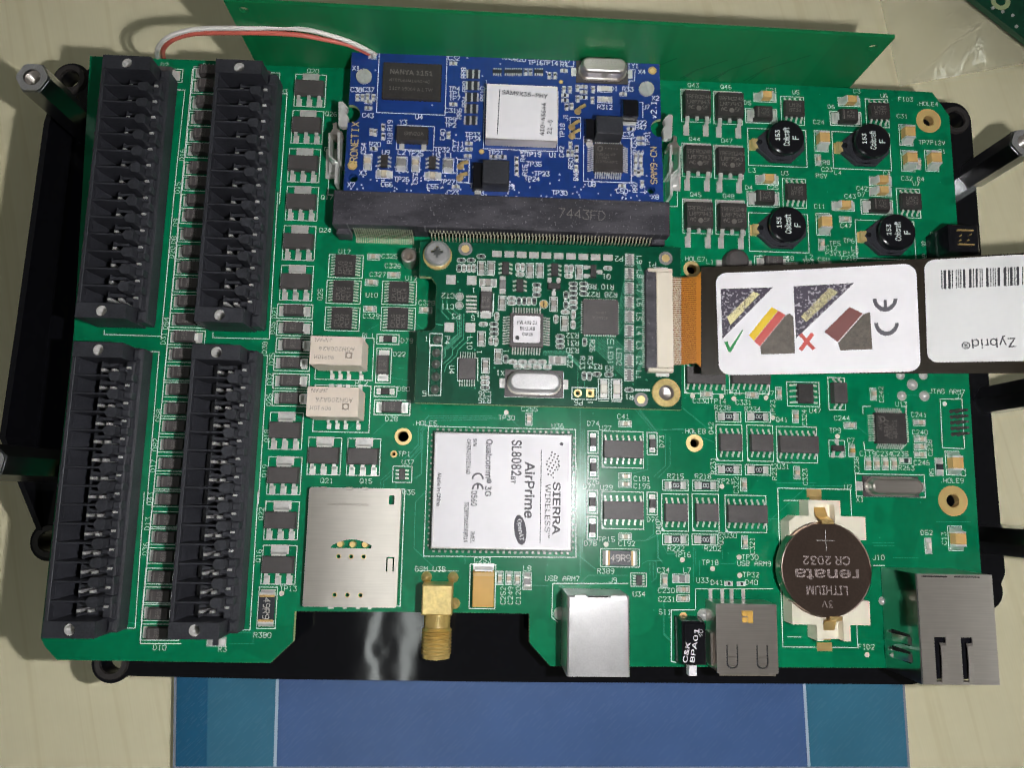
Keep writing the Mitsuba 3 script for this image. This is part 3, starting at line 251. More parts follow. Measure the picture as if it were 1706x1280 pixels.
SMALL_OUTLINE = [(-20.32, 28.93), (35.34, 29.52), (35.03, -5.6), (-20.2, -5.46), (-20.22, 9.48), (-17.24, 9.69), (-16.52, 10.48), (-16.59, 19.75), (-17.78, 21.27), (-20.2, 21.32)]
BLUE_OUTLINE = [(-36.99, 73.74), (31.4, 73.49), (32.04, 37.88), (-37.22, 38.03)]
BLUE_NOTCH = [(-36.59, 57.65), (31.45, 57.18)]
SCREW = (-16.53, 26.02)
SPACER = (31.82, -2.13)
RIB_NECK = [[31.99, 22.28, 31.77, 3.52, 9.0], [34.91, 22.35, 34.64, 3.59, 9.07], [38.09, 22.56, 37.77, 4.03, 9.16], [39.13, 23.76, 38.75, 3.17, 9.19]]
RIB_BODY = [[39.14, 24.68, 38.72, 1.6, 9.19], [43.06, 24.74, 42.55, 1.63, 9.8], [47.91, 24.79, 47.28, 1.67, 10.6], [53.8, 24.77, 53.03, 1.66, 11.87], [60.65, 24.66, 59.72, 1.62, 13.62], [67.36, 24.54, 66.26, 1.57, 15.37], [74.47, 24.59, 73.19, 1.48, 17.27], [81.42, 24.67, 79.93, 1.38, 19.16], [88.7, 24.74, 87.0, 1.26, 21.2], [95.78, 24.78, 93.86, 1.14, 23.24], [104.01, 25.02, 101.83, 1.06, 25.11], [113.26, 25.38, 110.76, 1.0, 26.97]]
TABLE_Z = -32.0
TRAY = [(-102.24, 76.18), (-38.06, 77.58), (113.28, 75.76), (114.11, 70.16), (114.17, 36.18), (113.59, -0.48), (113.85, -28.36), (114.09, -39.56), (111.96, -43.31), (92.2, -63.82), (2.59, -64.09), (-49.94, -63.93), (-84.94, -63.51), (-93.03, -53.01), (-100.74, -34.18), (-104.74, -15.34), (-104.87, 9.75), (-104.08, 55.94), (-104.0, 72.69)]
EARS = [(-106.18, 72.13, 1), (-99.43, -35.69, 1), (-83.83, -60.81, 1), (109.85, 70.94, 1), (108.86, -43.36, 0)]
FLANGE_L = [[-104.11, 64.26], [-104.08, 55.94], [-104.87, 9.75], [-104.76, -14.01], [-100.74, -34.18]]
FLANGE_H = [-0.2, 0.9]
STANDOFFS = [[-99.88, 58.8, 14, 0], [113.33, 56.52, 8, 10], [-97.5, -19.58, 17, 20], [113.2, 0.42, 17, 0], [110.12, -31.63, 17, 8]]
VBOARD = [[-59.54, 71.98], [78.23, 72.72], 22.2, 19.05]
FOLDER = [(-78.97, -50.34), (99.42, -47.98), (99.88, -88.14), (-76.26, -88.85)]
FOLDER_X = [[-75.09, -69.81, -74.39, -88.18], [-69.65, -69.76, -68.48, -88.16], [-53.24, -69.62, -52.59, -88.09], [74.17, -68.53, 74.6, -87.56], [99.43, -68.32, 99.92, -87.46]]
WIRE_W = [[-84.12, 75.47, -8], [-81.9, 72.85, 0], [-78.99, 71.61, 6], [-75.28, 71.42, 10], [-70.76, 71.83, 12], [-66.04, 71.94, 13], [-58.87, 71.68, 14], [-50.23, 72.17, 14], [-45.1, 71.67, 14.5], [-41.06, 71.78, 13], [-37.0, 71.77, 11], [-33.98, 71.53, 9], [-30.25, 72.31, 4]]
WIRE_R = [[-82.89, 75.84, -8], [-81.04, 73.52, -1], [-78.28, 72.01, 5], [-74.91, 71.87, 8.5], [-70.72, 72.01, 10.5], [-66.58, 71.89, 11.5], [-59.34, 71.64, 12.5], [-52.26, 71.38, 13.2], [-46.74, 71.5, 12.8], [-42.04, 71.75, 11.3], [-37.25, 71.83, 9.6], [-34.22, 71.78, 7.5], [-30.37, 72.35, 3]]
BAG_BOARD = [(121.17, 115.38), (150.94, 90.27), (173.22, 125.4), (140.28, 142.14)]
BAG = [[103.62, 130.26, -31], [104.78, 118.9, -31], [109.41, 92.58, -31], [125.57, 93.58, -29], [142.9, 98.61, -27], [177.81, 108.53, -27], [176.1, 151.82, -20], [106.0, 155.01, -28]]
FLASH = [26.37, -24.94, 150.0]
DOTS = [('m', 'silk', 96.01, -1.96, 0.55)]
PRINTS = [('main_circuit_board__modem_module', 'ink_grey', 2.66, 'SIERRA', 9.69, -26.37, -90, 10.8, 1, 1.51), ('main_circuit_board__modem_module', 'ink_grey', 2.66, 'WIRELESS™', 7.83, -26.94, -90, 11.05, 0, 1.13), ('main_circuit_board__modem_module', 'ink_grey', 2.66, 'AirPrime', 4.0, -22.69, -90, 11.68, 1, 1.95), ('main_circuit_board__modem_module', 'ink_grey', 2.66, 'SL8082', 1.14, -16.05, -90, 7.42, 1, 1.98), ('main_circuit_board__modem_module', 'ink_grey', 2.66, 'BT', 0.53, -20.72, -90, 1.5, 1, 0.93), ('main_circuit_board__modem_module', 'ink_grey', 2.66, 'Qualcomm® 3G', -4.69, -18.23, -90, 11.89, 1, 1.26), ('main_circuit_board__modem_module', 'ink_grey', 2.66, '0560', -7.53, -24.67, -90, 3.1, 1, 1.19), ('main_circuit_board__modem_module', 'ink_grey', 2.66, 'S/N', -7.68, -13.0, -90, 1.65, 1, 0.77), ('main_circuit_board__modem_module', 'ink_grey', 2.66, 'CHR3459025640', -8.92, -15.99, -90, 7.26, 1, 0.88), ('main_circuit_board__modem_module', 'ink_grey', 2.66, '352890065588814', -9.03, -29.53, -90, 8.28, 1, 0.85), ('main_circuit_board__modem_module', 'ink_grey', 2.66, 'IMEI:', -7.65, -32.57, -90, 2.26, 1, 0.74), ('main_circuit_board__modem_module', 'ink_grey', 2.66, 'Made in China', -14.86, -22.97, -90, 6.75, 1, 0.76), ('main_circuit_board__modem_module', 'paper', 2.69, 'OpenAT', 2.17, -30.93, -82, 4.41, 1, 0.0), ('main_circuit_board__relay', 'ink_faint', 9.03, 'AGN200A24', -36.18, 4.97, 180, 7.23, 0, 0.0), ('main_circuit_board__relay', 'ink_faint', 9.03, 'JAPAN', -38.95, 6.76, 180, 3.35, 0, 0.0), ('main_circuit_board__relay', 'ink_faint', 9.03, '90910H', -38.69, 3.21, 180, 3.96, 0, 0.0), ('main_circuit_board__relay_001', 'ink_faint', 9.03, 'AGN200A24', -36.18, -5.51, 180, 7.44, 0, 0.0), ('main_circuit_board__relay_001', 'ink_faint', 9.03, 'JAPAN', -39.15, -3.67, 180, 3.31, 0, 0.0), ('main_circuit_board__relay_001', 'ink_faint', 9.03, '90910H', -38.81, -7.2, 180, 4.2, 0, 0.0), ('coin_battery', 'etch_coin', 5.93, 'CR 2032', 65.08, -35.87, 180, 9.82, 1, 1.7), ('coin_battery', 'etch_coin', 5.93, 'renata', 65.06, -38.64, 180, 13.32, 1, 2.18), ('coin_battery', 'etch_coin', 5.93, 'LITHIUM', 64.93, -41.82, 180, 8.6, 1, 1.76), ('coin_battery', 'etch_coin', 5.93, '3V', 64.88, -44.56, 180, 2.38, 0, 0.0), ('main_circuit_board__push_switch', 'paper', 5.53, 'C&K', 35.85, -54.35, 79, 4.04, 1, 0.92), ('main_circuit_board__push_switch', 'paper', 5.53, 'BPA01', 37.48, -52.97, 80, 6.67, 1, 0.92), ('main_circuit_board__push_switch', 'paper', 5.53, '9D', 38.85, -50.58, 86, 1.36, 0, 0.0), ('processor_module', 'ink_grey', 9.68, 'SAM9X35-PHY', 1.15, 62.01, -3.5, 9.93, 1, 0.0), ('processor_module', 'ink_grey', 9.68, '410-43644', 5.15, 56.42, 87, 7.55, 1, 0.0), ('processor_module', 'ink_grey', 9.68, '21-5', 6.65, 54.68, 87, 3.31, 1, 0.0), ('touch_controller_board', 'ink_dark', 8.88, 'FW.402.31', 2.58, 11.64, 0, 4.15, 1, 0.73), ('touch_controller_board', 'ink_dark', 8.88, 'BL:1.48', 2.64, 10.39, 0, 3.1, 1, 0.7), ('touch_controller_board', 'ink_dark', 8.88, '04U8', 2.62, 9.19, 0, 2.16, 1, 0.65), ('processor_module', 'etch_chip', 7.48, 'NANYA 1151', -23.64, 67.24, -1, 9.23, 1, 0.0), ('processor_module', 'etch_chip', 7.48, 'NT5TU64M16HG-AC', -23.91, 65.29, -1, 8.8, 0, 0.0), ('processor_module', 'etch_chip', 7.48, '1117 15009 A 1 TW', -23.63, 63.38, -1, 9.34, 0, 0.0), ('processor_module', 'etch_chip', 7.93, 'DM9161AEP', 19.15, 49.77, 0, 4.2, 0, 0.0), ('processor_module', 'etch_chip', 7.93, '1110A5', 18.5, 48.98, 0, 2.74, 0, 0.0), ('processor_module', 'etch_chip', 7.93, '01170A 4B7C', 19.31, 48.08, 0, 4.84, 0, 0.0), ('processor_module', 'etch_chip', 7.93, '·····', 20.28, 51.17, 0, 2.75, 0, 0.0), ('processor_module', 'etch_chip', 8.71, 'SRN20A', -22.46, 52.44, 0, 4.2, 0, 0.0), ('processor_module', 'etch', 10.08, 'A120F8 7', 18.23, 69.94, 180, 5.87, 0, 0.0), ('touch_controller_board', 'etch_chip', 8.38, '3S384GE', 17.8, 13.27, 180, 3.26, 0, 0.0), ('touch_controller_board', 'etch_chip', 8.38, 'L8HKV', 18.0, 14.33, 180, 2.07, 0, 0.0), ('main_circuit_board', 'etch_chip', 1.53, 'AT91S', 80.32, -6.74, 90, 3.12, 0, 0.0), ('main_circuit_board', 'etch_chip', 1.53, 'ARM7', 81.68, -7.86, 90, 4.1, 0, 0.0), ('main_circuit_board', 'etch_chip', 1.53, '1108A', 82.55, -8.65, 90, 3.11, 0, 0.0), ('main_circuit_board', 'etch_chip', 1.53, '4B7C1', 83.51, -7.98, 90, 4.1, 0, 0.0)]
RIB_PRINTS = [('art_dark', [(42.98, 19.86), (53.28, 19.94), (43.13, 9.19)]), ('art_cream', [(44.13, 13.74), (49.44, 19.1), (50.75, 18.59), (44.76, 12.05)]), ('art_dark', [(57.25, 20.04), (68.47, 20.2), (57.34, 9.01)]), ('art_cream', [(58.38, 13.53), (63.87, 19.38), (65.59, 18.48), (59.39, 12.43)]), ('art_yellow', [(48.39, 9.87), (52.93, 15.74), (54.19, 14.98), (49.29, 8.68)]), ('art_red', [(49.34, 8.63), (54.23, 14.93), (55.54, 13.98), (50.41, 7.48)]), ('art_brown', [(50.5, 7.43), (55.6, 13.93), (56.3, 14.31), (57.01, 13.58), (57.04, 5.92), (50.69, 5.82)]), ('art_maroon', [(62.62, 10.24), (67.46, 15.24), (69.79, 13.81), (65.01, 8.06)]), ('art_brown', [(65.04, 7.87), (69.89, 13.68), (70.77, 13.96), (71.1, 14.07), (71.18, 6.42), (65.41, 6.32)]), ('art_green', [(43.45, 8.48), (44.12, 8.59), (44.58, 7.28), (47.09, 10.96), (47.36, 11.07), (44.74, 6.33), (44.29, 6.33)]), ('art_red', [(57.82, 9.77), (58.46, 10.1), (60.88, 6.88), (60.3, 6.5)]), ('art_red', [(60.18, 10.17), (60.79, 9.69), (58.42, 6.35), (57.75, 6.79)]), ('ink_dark', [(84.05, 22.04), (84.22, 22.03), (84.05, 18.22), (83.88, 18.23)]), ('ink_dark', [(84.45, 22.05), (84.87, 22.03), (84.7, 18.22), (84.28, 18.24)]), ('ink_dark', [(85.23, 22.05), (85.65, 22.03), (85.47, 18.23), (85.06, 18.25)]), ('ink_dark', [(85.9, 22.05), (86.03, 22.04), (85.85, 18.24), (85.72, 18.25)]), ('ink_dark', [(86.56, 22.05), (86.67, 22.05), (86.49, 18.25), (86.38, 18.25)]), ('ink_dark', [(86.98, 22.05), (87.09, 22.05), (86.9, 18.25), (86.8, 18.26)]), ('ink_dark', [(87.31, 22.06), (87.47, 22.05), (87.29, 18.25), (87.12, 18.26)]), ('ink_dark', [(87.79, 22.07), (88.16, 22.05), (87.97, 18.26), (87.6, 18.27)]), ('ink_dark', [(88.81, 22.07), (89.22, 22.05), (89.02, 18.27), (88.61, 18.29)]), ('ink_dark', [(89.51, 22.07), (89.63, 22.06), (89.44, 18.28), (89.31, 18.29)]), ('ink_dark', [(89.92, 22.07), (90.25, 22.06), (90.05, 18.28), (89.73, 18.3)]), ('ink_dark', [(90.6, 22.07), (90.73, 22.06), (90.53, 18.29), (90.4, 18.3)]), ('ink_dark', [(90.96, 22.07), (91.07, 22.07), (90.86, 18.29), (90.76, 18.3)]), ('ink_dark', [(91.67, 22.08), (92.08, 22.06), (91.87, 18.29), (91.47, 18.32)]), ('ink_dark', [(92.39, 22.08), (92.51, 22.07), (92.3, 18.31), (92.18, 18.31)]), ('ink_dark', [(92.81, 22.08), (92.91, 22.07), (92.7, 18.31), (92.6, 18.32)]), ('ink_dark', [(93.16, 22.08), (93.26, 22.07), (93.04, 18.32), (92.94, 18.32)]), ('ink_dark', [(93.57, 22.09), (93.98, 22.07), (93.76, 18.31), (93.36, 18.33)]), ('ink_dark', [(94.61, 22.1), (95.05, 22.07), (94.83, 18.32), (94.39, 18.34)]), ('ink_dark', [(95.34, 22.09), (95.46, 22.08), (95.24, 18.33), (95.12, 18.34)]), ('ink_dark', [(95.68, 22.1), (96.12, 22.07), (95.9, 18.33), (95.46, 18.35)]), ('ink_dark', [(96.45, 22.09), (96.57, 22.08), (96.34, 18.34), (96.22, 18.35)]), ('ink_dark', [(96.81, 22.1), (97.21, 22.08), (96.98, 18.34), (96.58, 18.36)]), ('ink_dark', [(97.75, 22.09), (97.87, 22.09), (97.64, 18.35), (97.52, 18.36)]), ('ink_dark', [(98.24, 22.1), (98.62, 22.09), (98.39, 18.37), (98.01, 18.38)]), ('ink_dark', [(99.0, 22.12), (99.13, 22.11), (98.9, 18.39), (98.77, 18.39)]), ('ink_dark', [(99.49, 22.14), (99.92, 22.13), (99.68, 18.41), (99.26, 18.42)]), ('ink_dark', [(100.34, 22.17), (100.76, 22.15), (100.52, 18.44), (100.1, 18.45)]), ('ink_grey', [(71.74, 11.75), (71.8, 11.15), (71.96, 10.59), (72.2, 10.09), (72.52, 9.67), (72.91, 9.35), (73.34, 9.15), (73.8, 9.07), (74.26, 9.12), (74.71, 9.3), (75.13, 9.59), (75.5, 9.98), (75.79, 10.46), (76.01, 11.01), (76.13, 11.6), (75.49, 11.69), (75.41, 11.29), (75.26, 10.91), (75.05, 10.57), (74.79, 10.3), (74.5, 10.1), (74.18, 9.98), (73.85, 9.94), (73.52, 10.0), (73.22, 10.14), (72.95, 10.36), (72.72, 10.65), (72.55, 11.0), (72.44, 11.39), (72.4, 11.8)]), ('ink_grey', [(71.7, 16.75), (71.76, 16.14), (71.92, 15.57), (72.16, 15.07), (72.49, 14.64), (72.88, 14.32), (73.31, 14.11), (73.77, 14.03), (74.24, 14.08), (74.69, 14.25), (75.11, 14.54), (75.48, 14.94), (75.78, 15.42), (75.99, 15.97), (76.12, 16.56), (75.48, 16.67), (75.39, 16.26), (75.24, 15.87), (75.03, 15.54), (74.77, 15.26), (74.47, 15.06), (74.15, 14.94), (73.82, 14.91), (73.5, 14.97), (73.19, 15.11), (72.92, 15.34), (72.69, 15.63), (72.51, 15.99), (72.4, 16.38), (72.36, 16.8)]), ('ink_grey', [(73.67, 16.46), (74.19, 16.44), (74.15, 14.6), (73.63, 14.62)])]
RIB_TEXT = [91.11, 7.26, 8.97]
STICKER1 = [(42.05, 23.33), (79.78, 23.79), (79.44, 1.76), (42.31, 1.54)]
STICKER2 = [(81.24, 24.34), (112.18, 24.7), (110.21, 3.35), (80.68, 3.52)]
PHYLINE = [(-4.26, 63.05), (-4.6, 52.62)]
BATT = [65.1, -37.72, 9.55]
LAMP = [-203.49, -347.05, 1490.0]
EL = [2.17, -30.93]
QDOT = [0.57, 8.4]
LATCH = [('tin', 5.6, 7.0, [(-0.34, 9.55), (0.56, 9.71), (1.14, 9.14), (1.81, 8.29), (1.38, 7.16), (2.02, 6.08), (1.76, 3.91), (0.87, 3.73), (-0.05, 4.09)]), ('steel', 2.5, 6.2, [(-1.44, 4.91), (-0.59, 5.22), (-0.48, 3.74), (0.65, 3.04), (0.68, 2.45), (-2.08, 2.34), (-1.61, 3.23), (-1.34, 3.7)]), ('tin', 1.0, 6.0, [(-2.31, 2.79), (-1.96, 2.8), (-1.68, -2.42), (-0.29, -3.43), (-0.59, -3.72), (-2.02, -2.58)]), ('tin', 1.0, 6.6, [(-0.25, 2.72), (0.31, 2.75), (0.6, -3.54), (0.08, -3.56)]), ('tin', 1.0, 5.0, [(-0.66, -3.22), (-0.05, -3.2), (0.04, -8.26), (-0.65, -8.28)]), ('tin_pad', 0.03, 0.2, [(-3.94, 1.84), (-1.52, 1.94), (-1.36, -5.13), (-3.68, -5.22)]), ('tin', 0.2, 1.6, [(-2.8, -1.78), (-1.15, -2.19), (-1.26, -4.25), (-2.75, -4.22)])]
CE = [[-6.87, -20.53], [-6.81, -22.66]]
LOGO = [(8.59, -14.74), (9.23, -15.11), (9.91, -15.53), (8.46, -15.4), (9.08, -15.77), (9.75, -16.14), (10.08, -16.63), (8.05, -16.04), (8.75, -16.39), (9.42, -16.76), (10.01, -17.24), (7.64, -16.68), (8.34, -17.0), (8.98, -17.42), (9.6, -17.85), (10.15, -17.65), (7.51, -17.29), (7.99, -17.72), (8.63, -18.04), (9.27, -18.41), (9.88, -18.34), (7.72, -18.33), (8.28, -18.7), (8.89, -19.07), (7.9, -19.34), (8.51, -19.52), (8.93, -20.0)]

# ------------------------------------------------------------------ materials
def P(rgb, rough=.45, **k):
    return {'type': 'twosided', 'bsdf': {'type': 'principled', 'base_color': rgb if isinstance(rgb, dict) else {'type': 'rgb', 'value': list(rgb)}, 'roughness': rough, **k}}
def met(rgb, rough=.3, m=1.0): return P(rgb, rough, metallic=m)
def mottled(c, amt=.25, f=900., f2=90.):
    def fn(p, n, uv):
        t = fbm(p.x * f2, p.y * f2, 0, 3) * .6 + noise(p.x * f, p.y * f, p.z * f) * .4
        return mix([v * (1 - amt) for v in c], [v * (1 + amt) for v in c], t)
    return proc(fn, 1e-5)
def pcb(c, amt=.16):
    def fn(p, n, uv):
        x, y = p.x * 1000, p.y * 1000
        a = smoothstep(.47, .53, fbm(x * .11, y * .11, 3, 3)) * .5                    # copper pours under the mask
        b = fbm(x * .9, y * .9, 9, 3) * .35 + noise(x * 9, y * 9, 0) * .15
        return mix([v * (1 - amt) for v in c], [v * (1 + amt) for v in c], a + b)
    return proc(fn, 1e-5)
def brushed(c, amt=.2):
    def fn(p, n, uv):
        t = noise(p.x * 200, p.y * 9000, p.z * 4000) * .5 + fbm(p.x * 250, p.y * 250, 0, 3) * .5
        return mix([v * (1 - amt) for v in c], c, t)
    return proc(fn, 1e-5)
def wood(p, n, uv):
    x, y = p.x * 1000, p.y * 1000
    u = x * .97 + y * .24; v = y * .97 - x * .24
    w = fbm(u * .035, v * .006, 1, 4)
    ring = fbm(u * .5 + w * 6, v * .01, 4, 3)
    fine = noise(u * 6, v * .15, 2)
    c = mix([.74, .68, .45], [.82, .765, .53], w)
    c = mix(c, [.62, .54, .30], smoothstep(.55, .85, ring) * .3)
    return mix(c, [.67, .59, .34], fine * .18)
def foldercol(p, n, uv):
    x, y = p.x * 1000, p.y * 1000
    def xx(e): 
        (x0, y0, x1, y1) = e
        return x0 + (y - y0) * (x1 - x0) / (y1 - y0)
    t = smoothstep(0, .2, x - xx(FOLDER_X[2])) * smoothstep(0, .2, xx(FOLDER_X[3]) - x)
    e = smoothstep(0, .4, x - xx(FOLDER_X[1]))
    c = mix([.012, .105, .21], [.038, .165, .26], e)
    c = mix(c, [.062, .125, .295], t)
    l = mi.Float(0)
    for k in (2, 3): l = dr.maximum(l, 1 - smoothstep(.30, .42, dr.abs(x - xx(FOLDER_X[k]))))
    c = mix(c, [.5, .62, .72], l * .8)
    scr = smoothstep(.66, .75, noise(x * .4 + y * .35, (y - x) * 4, 5)) * .04
    return mix(c * (.86 + .28 * fbm(x * .06, y * .06, 2, 3)), [.4, .5, .6], scr)
def wavy(p, n, uv):
    x, y = p.x * 1000, p.y * 1000
    return (fbm(x * .13, y * .13, 0, 2) * .05 + noise(x * .6, y * .6, 3) * .0012) * .001
def dusty(p, n, uv):
    x, y = p.x * 1000, p.y * 1000
    t = smoothstep(.35, .75, fbm(x * .16, y * .5, 2, 4)) * .7 + noise(x * 2.5, y * 9, 4) * .3
    c = mix([.020, .019, .025], [.062, .058, .068], t)
    return mix(c, [.22, .21, .22], smoothstep(.86, .95, noise(x * 3.1, y * 3.1, 8)) * .5)
def specks(p, n, uv): return mix([.045, .035, .055], [.45, .42, .46], smoothstep(.68, .78, noise(p.x * 3300, p.y * 3300, 1)) * .8)
def threads(p, n, uv): return dr.sin(p.y * 1000 * 2 * math.pi / .7) * .00006
MAT = dict(
    mask=P(pcb([.0005, .158, .066]), .22, specular=.25), mask_small=P(pcb([.0015, .062, .030]), .22, specular=.3), mask_blue=P(pcb([.008, .034, .17]), .34), mask_bare=P(pcb([.002, .135, .042], .1), .42),
    trace=P([.018, .25, .145], .3), trace_small=P([.07, .32, .20], .3), trace_blue=P([.012, .05, .22], .34),
    pcb_edge=P([.33, .40, .20], .6), silk=P([.70, .78, .74], .6), silk_blue=P([.66, .70, .80], .6),
    tin=P(mottled([.88, .87, .84], .12, 1500, 400), .23, metallic=.62), tin_pad=P(mottled([.66, .65, .62], .25, 2500, 700), .4, metallic=.6), tin_warm=P([.74, .69, .54], .32, metallic=.5), steel=met(brushed([.66, .595, .54]), .2, .85), steel_rough=met(mottled([.64, .63, .63], .18, 5000, 300), .27, .78), steel_mirror=met(mottled([.62, .63, .62], .1, 3000, 300), .13), post=met(mottled([.50, .51, .52], .1, 3000, 300), .2), solder_dark=P([.34, .36, .33], .25, metallic=.85), mask_dark=P([.0016, .10, .032], .4),  # solder_dark: mirrored dark surroundings put into the solder colour
    gold=met([.84, .60, .25], .26, .7), gold_pad=P([.80, .60, .27], .4, metallic=.6), brass=met(mottled([.74, .57, .24], .3, 3500, 1500), .26, .7), tan_ring=P([.50, .35, .13], .5),
    epoxy=P(mottled([.030, .026, .025], .3, 3000, 300), .5), epoxy_grey=P(mottled([.062, .055, .054], .18, 4000, 300), .5), black_plastic=P(mottled([.027, .028, .034], .4, 4000, 160), .45, specular=.45), socket_plastic=P(proc(dusty, 1e-5), .5), gloss_black=P([.006, .006, .008], .13),
    relay=P(mottled([.70, .61, .51], .06, 2500, 200), .5), holder=P([.78, .73, .58], .45), cap_cream=P([.52, .45, .34], .45), cap_grey=P([.30, .285, .255], .4), cap_tan=P([.56, .36, .13], .5), tantalum=P(mottled([.54, .31, .055], .1), .45), ferrite=P([.20, .195, .19], .4),
    resistor=P([.022, .024, .03], .4), paper=P([.80, .78, .80], .6), paper_grey=P([.66, .66, .65], .6), sticker=P(mottled([.78, .76, .785], .03), .4, specular=.4), ink_dark=P([.035, .034, .04], .6), ink_grey=P([.10, .095, .11], .6, specular=.25), ink_faint=P([.30, .25, .20], .6), etch=P([.50, .46, .43], .5), etch_coin=P([.20, .155, .145], .5), etch_chip=P([.12, .11, .10], .6),
    battery=met(mottled([.54, .37, .32], .35, 4000, 120), .14), wire_white=P([.74, .71, .66], .4), wire_red=P([.56, .13, .095], .4),
    kapton=P([.42, .155, .018], .3), kapton_line=P([.17, .055, .008], .35), kapton_dark=P([.016, .012, .007], .28), connector_cream=P([.72, .65, .53], .45),
    art_dark=P(proc(specks, 1e-5), .5), art_cream=P([.72, .65, .33], .5), art_yellow=P([.72, .50, .02], .5), art_red=P([.50, .075, .065], .5), art_maroon=P([.16, .05, .045], .5), art_brown=P(mottled([.085, .07, .055], .5, 5000, 1500), .5), art_green=P([.02, .23, .06], .5),
    led_lens=P([.72, .70, .62], .3), hole_shade=P([.004, .004, .004], .6), wood=P(proc(wood), .5), folder=P(proc(foldercol), .32), folder_edge=P([.24, .27, .32], .5),  # the near-black here paints shade into slots, gaps and cavities
    tray=None, sma_gold=None, bag=None, board_in_bag=P(pcb([.003, .045, .022]), .35))
MAT['tray'] = {'type': 'twosided', 'bsdf': {'type': 'bumpmap', 'bump': proc(wavy, 2e-5), 'bsdf': {'type': 'principled', 'base_color': {'type': 'rgb', 'value': [.0045, .0045, .006]}, 'roughness': .05}}}
MAT['sma_gold'] = {'type': 'twosided', 'bsdf': {'type': 'bumpmap', 'bump': proc(threads, 2e-5), 'bsdf': {'type': 'principled', 'base_color': {'type': 'rgb', 'value': [.95, .68, .24]}, 'metallic': .75, 'roughness': .25}}}
MAT['bag'] = {'type': 'blendbsdf', 'weight': .10, 'a': {'type': 'thindielectric', 'int_ior': 1.3}, 'b': {'type': 'twosided', 'bsdf': {'type': 'diffuse', 'reflectance': {'type': 'rgb', 'value': [.55, .58, .52]}}}}
for k, v in MAT.items(): scene['m_' + k] = v

